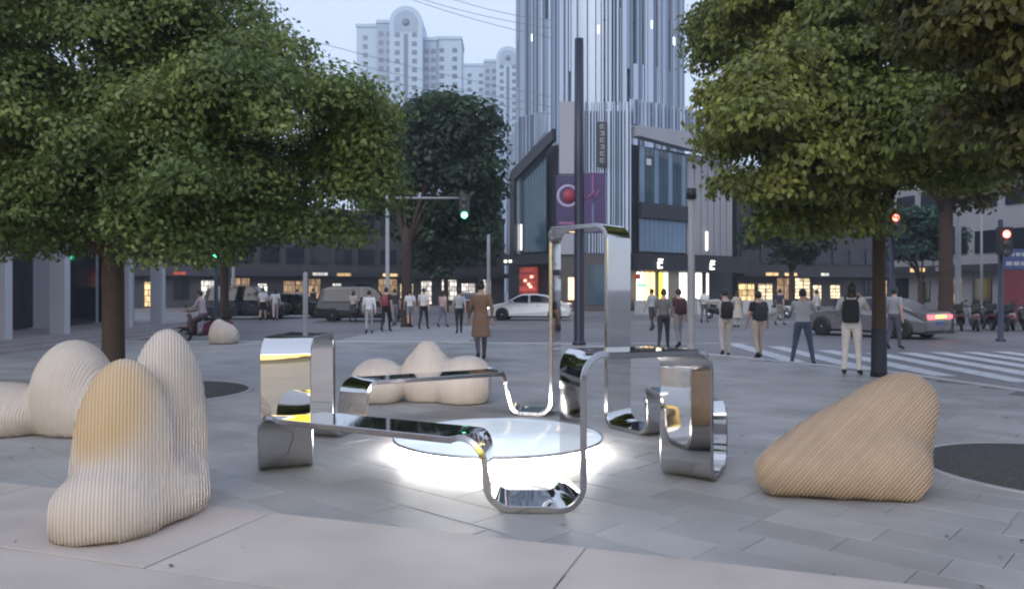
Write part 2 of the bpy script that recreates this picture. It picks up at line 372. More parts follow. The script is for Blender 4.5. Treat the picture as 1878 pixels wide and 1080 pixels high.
# resample long straights
full = []
for i, p in enumerate(pts):
    q = pts[(i + 1) % len(pts)]; n = max(1, int((q - p).length / 0.08))
    for k in range(n): full.append(p.lerp(q, k / n))
N = len(full); rows = []
prevN = None
for i, p in enumerate(full):
    T = (full[(i + 1) % N] - full[i - 1]).normalized()
    W = (p - RC); W.z = 0; W.normalize(); W = (W - T * W.dot(T)).normalized()
    Nn = T.cross(W).normalized()
    e = 0.006
    rows.append([p + W * sx * (WD / 2 - (0 if fl else e)) + Nn * sn * (TH / 2 - (e if fl else 0)) for sx, sn, fl in
                 ((-1, 1, 0), (1, 1, 0), (1, 1, 1), (1, -1, 1), (1, -1, 0), (-1, -1, 0), (-1, -1, 1), (-1, 1, 1))])
rb = MB()
for a, b, mi in ((0, 1, 0), (2, 3, 1), (4, 5, 0), (6, 7, 1), (1, 2, 1), (3, 4, 1), (5, 6, 1), (7, 0, 1)):
    vs = []; fs = []
    nd = 5 if mi == 0 else 1
    for r in rows:
        for k in range(nd + 1): vs.append(r[a].lerp(r[b], k / nd))
    for i in range(N):
        for k in range(nd):
            j = (i + 1) % N
            fs.append((i * (nd + 1) + k, i * (nd + 1) + k + 1, j * (nd + 1) + k + 1, j * (nd + 1) + k))
    rb.add(vs, fs, mi, True)
tag(rb.build('ribbon_sculpture', [M_chrome, M_chrome_edge]), 'mirror-polished steel ribbon looping up and down in a ring on the pavement', 'sculpture')

# glowing low platform inside the ring
M_disc = mat('frosted_white_top', (0.78, 0.82, 0.86), 0.12, var=0.03, scale=2, emit=(0.78, 0.90, 1.0), es=0.22)
M_drum = mat('led_diffuser', (0.8, 0.8, 0.8), 0.5, var=0, emit=(1.0, 0.97, 0.92), es=34)
lp = thing('light_platform', (-0.14, 7.92, 0), 'low round white platform glowing from underneath inside the steel ribbon ring', 'light platform')
m = MB(); m.lathe([(0.01, .110), (1.02, .110), (1.035, .117), (1.035, .132), (1.03, .137), (0.01, .140)], 80); m.build('platform_top', M_disc, lp)
m = MB(); m.loft([[Vector((r * math.cos(2 * math.pi * k / 80), r * math.sin(2 * math.pi * k / 80), z)) for r, z in ((1.036, .118), (1.046, .118), (1.046, .143), (1.036, .143))] for k in range(80)], closed=True); m.build('rim', M_chrome_edge, lp)
m = MB(); m.lathe([(.97, .004), (.97, .109)], 72); m.build('light_band', M_drum, lp)

# ---------------------------------------------------------------- slatted stools
def stool(name, label, origin, ells, ang, pitch, m, depth=0.009, NA=54, K=0.10, sh=0.0):
    t = thing(name, origin, label, 'stool', 'slatted wooden stools')
    D = np.array([math.sin(ang), math.cos(ang)]); Nn = np.array([math.cos(ang), -math.sin(ang)])
    def sdf(P):
        f = None
        for e in ells:
            if len(e) == 2:
                c, r = np.array(e[0], float), np.array(e[1], float)
                q = (P - c) / r; k0 = np.linalg.norm(q, axis=-1); k1 = np.linalg.norm(q / r, axis=-1) + 1e-9
                d = k0 * (k0 - 1) / k1
            else:                                   # tapering limb from a to b
                a, b = np.array(e[0], float), np.array(e[1], float); ab = b - a
                tt = np.clip(((P - a) @ ab) / (ab @ ab), 0, 1); d = np.linalg.norm(P - (a + tt[..., None] * ab), axis=-1) - (e[2][0] + (e[2][1] - e[2][0]) * tt)
            if f is None: f = d
            else:
                k = K; h = np.clip(0.5 + 0.5 * (f - d) / k, 0, 1); f = f * (1 - h) + d * h - k * h * (1 - h)
        return f
    ext = [(np.array(e[0][:2], float) @ Nn, max(e[1][0], e[1][1])) for e in ells if len(e) == 2] + [(np.array(e[q][:2], float) @ Nn, max(e[2])) for e in ells if len(e) == 3 for q in (0, 1)]
    smin = min(c - r for c, r in ext) - .1 - 1.2 * abs(sh); smax = max(c + r for c, r in ext) + .1
    NA = 66
    th = np.linspace(0, 2 * math.pi, NA, endpoint=False); rad = np.linspace(0.0, 1.6, 161)
    us, zs = np.meshgrid(np.linspace(-1.6, 1.6, 81), np.linspace(0.03, 1.5, 50))
    def ring(s, inset, uc, zc):
        u = uc + np.cos(th)[:, None] * rad[None]; z = np.sin(th)[:, None] * rad[None] + zc
        w = s + sh * z; P = np.stack([w * Nn[0] + u * D[0], w * Nn[1] + u * D[1], z], -1)
        f = sdf(P) + inset
        ins = f < 0
        if not ins.any(): return None
        last = np.where(ins.any(1), 160 - np.argmax(ins[:, ::-1], 1), 0)
        nxt = np.minimum(last + 1, 160)
        fa, fb = f[np.arange(NA), last], f[np.arange(NA), nxt]
        tt = np.clip(np.where(fb - fa > 1e-6, -fa / (fb - fa + 1e-9), 0), 0, 1)
        r = np.where(ins.any(1), rad[last] + tt * 0.01, 0.0)
        sn = np.sin(th); r = np.where(sn < -1e-3, np.minimum(r, (zc - .006) / np.maximum(-sn, 1e-3)), r)
        if r.max() < 0.03: return None
        uu = uc + np.cos(th) * r; zz = np.sin(th) * r + zc
        w = s + sh * zz; return np.stack([w * Nn[0] + uu * D[0], w * Nn[1] + uu * D[1], zz], -1)
    n = 0; s = smin
    while s < smax:
        sc_ = s + pitch / 2
        w = sc_ + sh * zs; P = np.stack([w * Nn[0] + us * D[0], w * Nn[1] + us * D[1], zs], -1)
        ins = sdf(P) < -.004
        if ins.sum() > 2:
            uc = us[ins].mean(); zc = max(.03, zs[ins].mean() * .85); R_ = []
            for q, inset in ((0.0, depth), (0.10, depth), (0.22, 0), (0.78, 0), (0.90, depth), (1.0, depth)):
                rg = ring(s + q * pitch, inset, uc, zc); R_.append(rg)
            if all(r is not None for r in R_):
                V = np.concatenate(R_).tolist(); k = NA; fs = []
                for i in range(5):
                    for j in range(k): fs.append((i * k + j, i * k + (j + 1) % k, (i + 1) * k + (j + 1) % k, (i + 1) * k + j))
                mb = MB(); mb.add(V, fs, 0, True); mb.add(R_[0].tolist(), [tuple(range(k))]); mb.add(R_[-1].tolist(), [tuple(range(k))[::-1]])
                mb.build('slat', m, t); n += 1
        s += pitch
    # recessed base board that carries the slats
    return t
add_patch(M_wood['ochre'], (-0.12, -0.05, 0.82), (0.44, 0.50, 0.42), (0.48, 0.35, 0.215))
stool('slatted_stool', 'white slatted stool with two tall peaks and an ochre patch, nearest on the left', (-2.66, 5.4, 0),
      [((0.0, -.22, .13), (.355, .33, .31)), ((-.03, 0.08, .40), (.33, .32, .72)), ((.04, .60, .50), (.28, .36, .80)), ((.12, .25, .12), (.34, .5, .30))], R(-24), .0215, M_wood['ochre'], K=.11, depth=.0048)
stool('slatted_stool', 'pale slatted stool with one hump and a low arm, left edge behind the two-peaked stool', (-5.05, 8.9, 0),
      [((0.12, 0, .40), (.42, .5, .63)), ((-.65, -.05, .2), (.62, .5, .36)), ((-1.3, 0, .18), (.45, .5, .42)), ((0.35, 0, .2), (.42, .5, .45))], R(12), .024, M_wood['white'], depth=.005)
stool('slatted_stool', 'pale slatted stool of three rounded humps behind the steel ribbon', (-1.30, 11.35, 0),
      [((-.60, -.1, .26), (.40, .42, .36)), ((0.08, 0.08, .30), (.40, .45, .46)), ((.08, .1, .62), (.20, .26, .24)), ((.60, -.12, .24), (.42, .46, .40)), ((.72, -.1, .40), (.28, .36, .24))], R(6), .024, M_wood['white'], K=.07, depth=.004)
stool('slatted_stool', 'tan slatted wedge stool rising steeply to the right', (2.68, 6.25, 0),
      [((-.58, -.08, .17), (.24, -.06, .20), (.20, .34)), ((-.46, .03, .22), (.54, .25, .655), (.21, .235)), ((.44, .14, .24), (.54, .25, .655), (.25, .235)), ((-.15, .08, .30), (.36, .18, .53), (.27, .30))], R(34), .0285, M_wood['tan'], K=.12, depth=.0105, sh=.75)
stool('slatted_stool', 'small pale rounded stool by the far kerb beside the scooter rider', (-8.45, 23.2, 0),
      [((0, 0, .2), (.42, .4, .42)), ((-.15, 0, .3), (.25, .3, .42))], R(5), .04, M_wood['white'])
# ---------------------------------------------------------------- trees
def leaves(puffs, n, ll, droop, seed):
    rg = np.random.default_rng(seed)
    w = np.array([p[1] ** 2 for p in puffs]); idx = rg.choice(len(puffs), n, p=w / w.sum())
    c = np.array([p[0] for p in puffs])[idx]; r = np.array([p[1] for p in puffs])[idx]
    d = rg.normal(size=(n, 3)); d /= np.linalg.norm(d, axis=1)[:, None]
    d[:, 2] = np.where(d[:, 2] < -0.35, -d[:, 2] * .6, d[:, 2])
    rad = r * (0.55 + 0.5 * rg.random(n) ** 0.6) * (1 + .12 * rg.normal(size=n))
    pos = c + d * rad[:, None] * np.array([1, 1, .82])
    nor = d + rg.normal(size=(n, 3)) * 0.55 + np.array([0, 0, .25]); nor /= np.linalg.norm(nor, axis=1)[:, None]
    ax = rg.normal(size=(n, 3)) * .8 + d * 0.5 + np.array([0, 0, -droop]); ax -= nor * (ax * nor).sum(1)[:, None]; ax /= np.linalg.norm(ax, axis=1)[:, None]
    sd = np.cross(nor, ax)
    L = ll * (0.65 + .7 * rg.random(n))[:, None]; Wd = L * (0.24 + .1 * rg.random(n))[:, None]
    fold = nor * L * .10
    V = np.stack([pos - ax * L * .5, pos + sd * Wd + fold, pos + ax * L * .5, pos - sd * Wd + fold], 1).reshape(-1, 3)
    return V, np.arange(n * 4).reshape(n, 4)
def make_puffs(ells, n, r0, r1, seed, zmin=None):
    rg = random.Random(seed); out = []
    vol = [e[1][0] * e[1][1] * e[1][2] for e in ells]
    while len(out) < n:
        e = rg.choices(ells, vol)[0]
        d = Vector((rg.gauss(0, 1), rg.gauss(0, 1), rg.gauss(0, 1))).normalized(); q = rg.uniform(.45, .92)
        p = Vector((e[0][0] + d.x * e[1][0] * q, e[0][1] + d.y * e[1][1] * q, e[0][2] + d.z * e[1][2] * q))
        r = rg.uniform(r0, r1)
        zm = zmin(p.x) if callable(zmin) else zmin
        if zm is not None and p.z - r * .6 < zm: p.z = zm + r * .6 + rg.uniform(0, .25)
        out.append((tuple(p), r))
    return out
def tree(name, label, base, ells, n_puff, r0, r1, n_leaf, ll, m, tr, fork_z, seed, zmin=None, droop=.5, wrap=False, group='trees round the plaza', lean=(0, 0), limbs=9):
    t = thing(name, base, label, 'tree', group); b = Vector(base)
    le = [((e[0][0] - b.x, e[0][1] - b.y, e[0][2] - b.z), e[1]) for e in ells]
    pf = make_puffs(le, n_puff, r0, r1, seed, zmin)
    V, Q = leaves(pf, n_leaf, ll, droop, seed)
    o = link('crown', fast_mesh('crown', V, Q, m), t)
    rg = random.Random(seed + 1); mb = MB()
    fork = Vector((lean[0], lean[1], fork_z))
    mb.tube([(0, 0, -.02), (0, 0, .12), (lean[0] * .4, lean[1] * .4, fork_z * .5), fork, fork + Vector((0, 0, fork_z * .25))], [tr * 1.18, tr * 1.02, tr * .95, tr * .9, tr * .6], 14)
    for p, r in rg.sample(pf, min(limbs, len(pf))):
        p = Vector(p); mid = fork.lerp(p, .5) + Vector((rg.uniform(-.3, .3), rg.uniform(-.3, .3), rg.uniform(0, .4)))
        mb.tube([fork + Vector((0, 0, rg.uniform(-.15, .3))), fork.lerp(mid, .5) + Vector((0, 0, .15)), mid, p], [tr * .5, tr * .36, tr * .24, tr * .08], 7)
    mb.build('trunk', M_bark, t)
    if wrap:
        w = MB(); w.lathe([(tr * 1.22, .0), (tr * 1.10, .12), (tr * 1.06, .86), (tr * .98, .87)], 18); w.build('trunk_wrap', M_wrap, t)
    return t
tree('camphor_tree', 'broad camphor tree with brown trunk on the left behind the pale stools', (-6.0, 11.9, 0),
     [((-6.6, 12.2, 4.9), (3.0, 2.6, 3.2)), ((-3.4, 11.6, 3.7), (2.0, 1.8, 1.75)), ((-7.6, 11.6, 3.4), (2.0, 1.8, 1.6)), ((-5.4, 11.2, 3.2), (2.2, 1.6, 1.3))], 240, .40, .8, 270000, .085, M_leafL,   .165, 2.0, 11, zmin=1.3, limbs=16)
tree('camphor_tree', 'olive leafy tree with slim dark-wrapped trunk at the right crossing', (6.73, 14.5, 0),
     [((6.35, 13.6, 4.5), (3.15, 2.4, 2.5)), ((5.1, 15.6, 7.3), (2.0, 1.8, 1.5)), ((4.45, 13.0, 3.7), (1.5, 1.4, 1.5))], 150, .42, .85, 180000, .12, M_leafR, .125, 2.6, 23, zmin=lambda x: 1.4 if x < -.75 else 3.15, droop=1.2, wrap=True, limbs=14)
tree('camphor_tree', 'dark leafy tree overhanging the right edge above the gravel pit', (5.3, 7.2, 0),
     [((5.75, 7.5, 4.3), (1.95, 1.7, 2.0))], 70, .36, .7, 80000, .10, M_leafC, .15, 2.3, 31, zmin=2.35, droop=1.0, limbs=10)
tree('plane_tree', 'tall dark green street tree left of the glass tower', (at(746, 36), 36, ROAD),
     [((-2.9, 37, 7.0), (2.7, 2.4, 4.0)), ((-6.0, 40, 8.0), (2.6, 2.2, 3.6))], 110, .7, 1.25, 42000, .27, M_leafD, .26, 3.6, 41, zmin=2.6, limbs=12)
tree('plane_tree', 'dark green street tree far down the street under the green signal', (-5.0, 60, ROAD),
     [((-5.0, 60, 5.2), (4.5, 3.0, 3.2))], 60, .8, 1.3, 16000, .35, M_leafD, .2, 2.6, 43, zmin=2.2)
tree('plane_tree', 'bluish green tree behind the right-hand street poles', (at(1688, 50), 50, ROAD),
     [((25.8, 50, 5.0), (2.5, 2.0, 2.2))], 40, .6, 1.0, 12000, .26, M_leafT, .16, 2.2, 53, zmin=2.4)
tree('plane_tree', 'dark street tree with thick trunk behind the parked scooters', (at(1735, 31), 31, ROAD),
     [((17.6, 31, 7.6), (3.8, 3.0, 3.2))], 60, .7, 1.2, 22000, .25, M_leafC, .27, 4.6, 59, zmin=4.1)
tree('plane_tree', 'dark street tree at the far left behind the pillared building', (-16.0, 44, ROAD),
     [((-16.0, 44, 6.6), (5.5, 3.5, 4.0))], 70, .9, 1.5, 18000, .33, M_leafD, .24, 3.0, 61, zmin=2.6)
tree('plane_tree', 'dark street tree behind the olive tree along the right street', (20.5, 58, ROAD),
     [((20.5, 58, 6.0), (3.6, 3.0, 3.2))], 60, .8, 1.3, 16000, .33, M_leafD, .2, 3.0, 67, zmin=3.0)

# ---------------------------------------------------------------- glass tower with podium
M_fin = mat('pale_metal_fin', (0.47, 0.53, 0.63), 0.4, 0.3, var=0.1, scale=0.4, objr=0.18)
M_fin2 = mat('grey_metal_fin', (0.24, 0.30, 0.39), 0.4, 0.3, var=0.1, scale=0.4, objr=0.25)
M_tglass = mat('tower_glass', (0.20, 0.29, 0.40), 0.10, var=0.2, scale=0.25, spec=0.9)
M_tglass2 = mat('podium_glass', (0.05, 0.09, 0.12), 0.07, var=0.25, scale=0.3, spec=0.9)
M_slabg = mat('pale_stone_cladding', (0.36, 0.36, 0.39), 0.6, var=0.06, scale=0.5)
M_darkframe = mat('dark_metal_frame', (0.035, 0.035, 0.045), 0.45, var=0.1, scale=1)
M_up = mat('fin_uplight', (0.8, 0.8, 0.9), 0.4, var=0, emit=(0.85, 0.92, 1.0), es=2.0)
tw = thing('glass_tower', (9.2, 84, ROAD), 'tall rounded glass tower with pale vertical fins above the shops', 'building')
TA, TB, TZ0, TZ1 = 8.45, 11.0, 14.0, 62.0
def el(a, k=1.0): return Vector((math.sin(a) * TA * k, -math.cos(a) * TB * k, 0))
m = MB(); m.prism([tuple(el(2 * math.pi * k / 72, .965)[:2]) for k in range(72)], 0, TZ1 - .5); m.build('glass_wall', M_tglass, tw)
for z in np.arange(15.5, 60, 3.7):
    m = MB(); rg_ = []
    for k in range(72):
        a = 2 * math.pi * k / 72
        rg_.append([el(a, .972) + Vector((0, 0, z)), el(a, .985) + Vector((0, 0, z)), el(a, .985) + Vector((0, 0, z + .35)), el(a, .972) + Vector((0, 0, z + .35))])
    m.loft(rg_, closed=True); m.build('floor_band', M_fin2, tw)
fm = {}
for wd_ in (.16, .26, .42):
    for key, mm in (('a', M_fin), ('b', M_fin2)):
        m = MB(); m.box(-wd_ / 2, wd_ / 2, -.35, .35, 0, 1); fm[wd_, key] = m.mesh('fin', mm)
um = MB(); um.box(-.08, .08, -.14, -.02, 0, .75); ume = um.mesh('uplight', M_up)
rf = random.Random(5); a = -100.0
while a < 100:
    wd_ = rf.choice((.16, .26, .42)); key = 'a' if rf.random() < .62 else 'b'
    o = link('fin', fm[wd_, key], tw); ar = R(a); p = el(ar, 1.0)
    zb = TZ0 + rf.choice((0, 0, .6, 1.6)); zt = TZ1
    if rf.random() < .10: zt = rf.choice((22.5, 27.5, 31))
    if rf.random() < .05: zb = rf.choice((18.5, 22))
    if zt < zb + 3: zt = TZ1
    nrm = math.atan2(math.cos(ar) / TB, math.sin(ar) / TA) ; out = Vector((math.sin(ar) / TA, -math.cos(ar) / TB, 0)).normalized()
    o.location = (p.x, p.y, zb); o.rotation_euler = (0, 0, math.atan2(out.x, -out.y)); o.scale = (1, 1, zt - zb)
    o.rotation_euler = (0, 0, math.atan2(out.y, out.x) + math.pi / 2)
    if rf.random() < .32 and key == 'a':
        u = link('uplight', ume, tw); q = p + out * .22; u.location = (q.x, q.y, rf.choice((17.4, 17.6, 17.9)) if rf.random() < .6 else rf.choice((24.6, 25.2, 26))); u.rotation_euler = o.rotation_euler
    a += rf.uniform(1.2, 2.5) * (1.0 if abs(a) < 50 else 1.5)

pod = thing('shop_podium', (0, 62, ROAD), 'angular shop podium with slatted walls and lit ground floor below the tower', 'building')
class Face:
    """vertical facade from P0 to P1 (seen from the camera, left to right); boxes in facade metres"""
    def __init__(s, x0, y0, x1, y1):
        s.p = Vector((x0, y0 - 62, 0)); d = Vector((x1 - x0, y1 - y0, 0)); s.L = d.length; s.a = math.atan2(d.y, d.x)
        s.M = Matrix.Translation(s.p) @ Matrix.Rotation(s.a, 4, 'Z')
    def box(s, name, m, u0, u1, z0, z1, o0, o1, par=None):       # o: outwards
        b = MB(); b.box(u0, u1, -o1, -o0, z0, z1, s.M); return b.build(name, m, par or pod)
    def poly(s, name, m, uz, o0, o1, par=None):
        b = MB(); n = len(uz)
        b.add([s.M @ Vector((u, -o1, z)) for u, z in uz] + [s.M @ Vector((u, -o0, z)) for u, z in uz],
              [tuple(range(n)), tuple(range(n, 2 * n))[::-1]] + [(k, n + k, n + (k + 1) % n, (k + 1) % n) for k in range(n)])
        return b.build(name, m, par or pod)
A = Face(at(930, 66), 66, at(1025, 62), 62); B = Face(at(1025, 62), 61.5, at(1155, 62), 61.5); Cc = Face(at(1157, 62), 62, at(1350, 70), 70)
# solid core behind the faces
m = MB(); m.prism([(at(930, 66) + .1, 66.9 - 62), (at(1025, 62), 63.0 - 62), (at(1155, 62), 62.6 - 62), (at(1350, 70), 71.2 - 62), (at(1350, 70), 92 - 62), (at(930, 66), 92 - 62)], 0, 13.2); m.build('core_wall', M_darkframe, pod)
# face A: slim pale fins at left, dark angular frame, glass behind
rf = random.Random(9)
for k in range(8):
    u = .15 + k * .19; A.box('fin', rf.choice((M_fin, M_fin, M_fin2)), u, u + .1, 4.6, 13.6 + .3 * k, 0, .35)
fz = lambda px, py: None
A.poly('roof_beam', M_darkframe, [(1.5, 10.6), (A.L, 13.3), (A.L, 14.2), (1.2, 11.4), (1.0, 11.0), (1.0, 4.4), (1.5, 4.4)], 0.3, .75)
for k in range(9):
    u = 1.62 + k * .32
    A.box('glass_pane', M_tglass2, u, u + .29, 4.7, 10.6 + (u - 1.5) * .8 - .1, 0, .12)
for k in range(16):
    A.box('fin', rf.choice((M_fin, M_fin2)), 1.55 + k * .19, 1.62 + k * .19, 11.9 + k * .15, 15.8, -.1, .22)
A.box('lit_strip', M_white_l, 0.72, .86, 4.8, 7.2, .1, .38); A.box('lit_strip', M_white_l, 1.72, 1.82, 4.9, 7.0, .13, .2)
A.box('fascia', M_darkframe, 0, A.L, 3.7, 4.55, 0, .5)
for u in (.25, .8): A.box('spot_lamp', M_white_l, u, u + .22, 3.9, 4.1, .5, .6)
A.box('shop_window', M_redshop, 1.7, 3.5, 1.2, 3.5, 0, .3); A.box('shop_sign', M_redshop, 1.9, 3.3, 3.0, 3.3, .3, .4)
for (u, z) in ((2.3, 2.3), (2.7, 2.0), (3.0, 2.6), (2.9, 1.8)): A.box('spot_lamp', mat('red_spot', (.8, .3, .2), .4, var=0, emit=(1, .45, .3), es=2.0), u, u + .22, z, z + .2, .3, .4)
# face B: slatted corner and pale slab
B.box('stone_panel', M_slabg, 0, 1.45, 4.4, 16.2, -.6, .3)
k = 0; u = 1.5
while u < B.L - .05:
    wf = rf.choice((.09, .13, .2)); B.box('fin', rf.choice((M_fin, M_fin, M_fin2)), u, u + wf, 4.5, 16.2, -.2, .28); u += wf + rf.uniform(.07, .16)
B.box('wall', M_tglass, 1.45, B.L, 4.4, 15.6, -.7, -.2)
vs_ = B.box('hanging_sign', M_darkframe, 2.95, 3.62, 11.2, 14.6, .3, .55)
for k in range(6):
    z = 11.45 + k * .52
    b = MB()
    for (du, dz, w, h) in ((0, .28, .36, .07), (0, .0, .36, .07), (.14, 0, .08, .34), (rf.choice((0, .28)), .05, .07, .25)):
        b.box(3.10 + du, 3.10 + du + w, -.59, -.551, z + dz, z + dz + h, B.M)
    b.build('sign_character', M_slabg, vs_)
B.box('shop_wall', mat('brown_shop_wall', (.10, .085, .08), .6, var=.1), 0, B.L, 0, 4.4, -.5, .1)
B.box('shop_window', M_warm, .7, 1.5, .9, 2.6, .1, .15); B.box('shop_window', M_tglass2, 2.2, 5.2, .5, 3.6, .1, .15)
# face C: dark recess framed in pale metal, curtain glass, fascia, lit shopfronts
Cc.poly('canopy_frame', M_slabg, [(0, 13.6), (0, 14.4), (Cc.L, 14.9), (Cc.L, 13.2), (6.0, 13.2)], 0, .9)
u = 0.0
for k in range(26):
    Cc.box('fin', rf.choice((M_fin, M_fin2)), u, u + .2, 14.6, 16.6, -.2, .3); u += .42
for k in range(10):
    u = 1.0 + k * .55
    Cc.box('glass_pane', M_tglass2 if k % 3 else M_tglass, u, u + .5, 8.6, 13.0 - .02 * k, -.1, .05)
    Cc.box('glass_pane', M_tglass, u, u + .5, 4.7, 7.3, -.1, .05)
Cc.box('balcony_band', M_darkframe, .9, 6.6, 7.35, 8.55, -.1, .25)
Cc.box('lit_panel', mat('faint_lit_panel', (.5, .5, .55), .5, var=.1, emit=(.75, .85, 1), es=.08), 1.7, 2.2, 11.6, 12.1, .05, .12)
for k in range(7): Cc.box('wall_panel', M_slabg, 6.7 + k * .85, 7.4 + k * .85, 4.6, 13.0, -.1, .12)
Cc.box('lit_strip', M_white_l, 7.1, 7.35, 5.0, 7.6, .13, .2); Cc.box('lit_strip', M_white_l, 8.9, 9.1, 5.0, 6.6, .13, .2)
fas = Cc.box('fascia', M_darkframe, -.1, Cc.L, 3.15, 4.5, 0, 1.2)
def glyph(face, par, u, z, s, m):
    for (a, b_, c, d) in ((0, .8, 0, .2), (0, .8, .62, .82), (0, .22, .0, .82), (.1, .9, 1.0, 1.2)):
        face.box('sign_letter', m, u + a * s, u + b_ * s, z + c * s, z + d * s, 1.2, 1.27, par)
glyph(Cc, fas, 1.75, 3.35, .62, M_white_l); glyph(Cc, fas, 8.15, 3.35, .62, M_white_l)
u = .6
for w_, mm in ((.28, M_white_l), (.3, M_white_l), (.42, M_warm), (.42, M_warm), (.2, M_darkframe), (.3, M_yellow_l), (.45, M_white_l), (.5, M_darkframe), (.4, M_darkframe), (.85, M_white_l), (.3, M_darkframe), (.3, M_white_l), (.7, M_white_l), (.3, M_darkframe), (.2, M_white_l)):
    if mm is not M_darkframe: Cc.box('shop_window', mm, u, u + w_, .75 if w_ < .8 else .6, 3.05, .02, .1)
    u += w_ + .2
Cc.box('shop_sign', mat('green_cross_sign', (.2, .5, .35), .5, var=.1, emit=(.35, .9, .6), es=.6), .55, 1.6, 1.9, 2.15, .12, .2)
Cc.box('shop_sign', M_redshop, .3, .75, 2.5, 2.9, .12, .22)

# ---------------------------------------------------------------- pale apartment towers far behind
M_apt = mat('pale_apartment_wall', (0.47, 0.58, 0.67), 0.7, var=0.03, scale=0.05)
M_aptd = mat('dark_window_glass', (0.12, 0.16, 0.22), 0.2, var=0.1, scale=0.2)  # one dark glass colour for all apartment windows
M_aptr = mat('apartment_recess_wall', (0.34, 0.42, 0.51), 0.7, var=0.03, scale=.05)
def apartment(label, d, px0, px1, pxc, ytop, wings, group='pale apartment towers'):
    """wings: list of (px0, px1, ytop, offset back). Middle bay is an arched slab"""
    k = d / F; t = thing('apartment_tower', (at(pxc, d), d, ROAD), label, 'building', group); ox = at(pxc, d)
    X = lambda px: at(px, d) - ox
    wm = MB(); wm.box(-.9, .9, -.12, 0, 0, 1.7); wme = wm.mesh('window', M_aptd)
    for (a, b, yt, back) in wings:
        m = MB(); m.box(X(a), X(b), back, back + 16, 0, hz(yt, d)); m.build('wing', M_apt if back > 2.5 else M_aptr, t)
        m = MB(); m.box(X(a) - .3, X(b) + .3, back - .4, back + 16.2, hz(yt, d), hz(yt, d) + 1.2); m.build('parapet', M_apt, t)
        ncol = max(2, int((X(b) - X(a)) / 5.2)); zz = hz(yt, d) - 5
        while zz > hz(420, d):
            for c in range(ncol):
                o = link('window', wme, t); o.location = (X(a) + (c + .5) * (X(b) - X(a)) / ncol, back - .003, zz)
            zz -= 3.3
    # arched middle bay
    w = (X(px1) - X(px0)) / 2; xc = (X(px0) + X(px1)) / 2; zt = hz(ytop, d)
    def arch(w, zt, y0, y1, m_, nm, zb=0, thick=None):
        m = MB(); out = [(xc - w, zb), (xc + w, zb)] + [(xc + w * math.cos(math.pi * q / 20), zt - w + w * math.sin(math.pi * q / 20)) for q in range(21)]
        n = len(out); m.add([(x, y0, z) for x, z in out] + [(x, y1, z) for x, z in out], [tuple(range(n)), tuple(range(n, 2 * n))[::-1]] + [(q, n + q, n + (q + 1) % n, (q + 1) % n) for q in range(n)])
        return m.build(nm, m_, t)
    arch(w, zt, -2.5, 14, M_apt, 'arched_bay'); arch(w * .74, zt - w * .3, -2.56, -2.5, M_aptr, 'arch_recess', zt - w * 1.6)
    m = MB(); m.box(xc - w * .13, xc + w * .13, -2.62, -2.5, 0, zt - w * 1.7); m.build('stair_glazing', M_aptd, t)
    m = MB(); m.lathe([(.01, 0), (w * .22, 0), (w * .22, .2), (.01, .2)], 16, M=Matrix.Rotation(R(90), 4, 'X'), c=(xc, -2.57, zt - w)); m.build('round_window', M_aptd, t)
    zz = zt - w * 1.9
    while zz > hz(420, d):
        for sx in (-.52, .52):
            o = link('window', wme, t); o.location = (xc + sx * w, -2.503, zz)
        zz -= 3.3
apartment('larger pale apartment tower with arched top left of the glass tower', 300, 716, 776, 745, 15, [(651, 716, 45, 3), (690, 720, 40, 1.5), (776, 800, 72, 1.5), (797, 845, 68, 3)])
apartment('smaller pale apartment tower with arched top beside the glass tower', 360, 910, 953, 930, 88, [(850, 892, 118, 3), (888, 912, 112, 1.5), (950, 975, 140, 2)])
# ---------------------------------------------------------------- other buildings round the crossing
M_pillar = mat('pale_stone_pillar', (0.46, 0.47, 0.52), 0.6, var=0.06, scale=1.5)
M_step = mat('pinkish_stone_step', (0.30, 0.27, 0.28), 0.6, var=0.08, scale=2)
M_dwall = mat('dark_render_wall', (0.055, 0.052, 0.06), 0.7, var=0.1, scale=0.6)
M_gwall = mat('grey_render_wall', (0.30, 0.30, 0.32), 0.7, var=0.08, scale=0.5)
lb = thing('pillared_building', (-15.0, 24, ROAD), 'low building with pale pillars and dark glass front on the far left', 'building')
m = MB(); m.box(-8, -1.0, -13, 9.5, 0, 6.4); m.build('wall', M_gwall, lb)
m = MB(); m.box(-8, 1.9, -13.2, 9.7, 6.4, 7.4); m.build('roof_fascia', M_pillar, lb)
for k, y in enumerate((-6.0, -3.1, -.35, 3.6, 6.2)):
    m = MB(); m.box(1.25, 1.7, y - .15, y + .15, .36, 6.398); m.build('pillar', M_pillar, lb)
    m = MB(); m.box(-.998, -.9, y + .4, y + 2.6, .45, 5.6); p = m.build('glass_pane', M_glass, lb)
    m = MB(); m.box(-.93, -.84, y + .3, y + 2.7, 3.1, 3.2); m.build('frame', M_darkframe, p)
for k in range(4):
    m = MB(); m.box(-1, 1.95 + .34 * (3 - k), -13, 10.0, .03 + .09 * k, .12 + .09 * k + .0); m.build('step', M_step, lb)
m = MB(); m.box(-.86, -.80, -1.8, .2, .9, 2.0); m.build('poster', mat('bluish_poster', (.25, .27, .42), .5, var=.15, scale=1.5), lb)

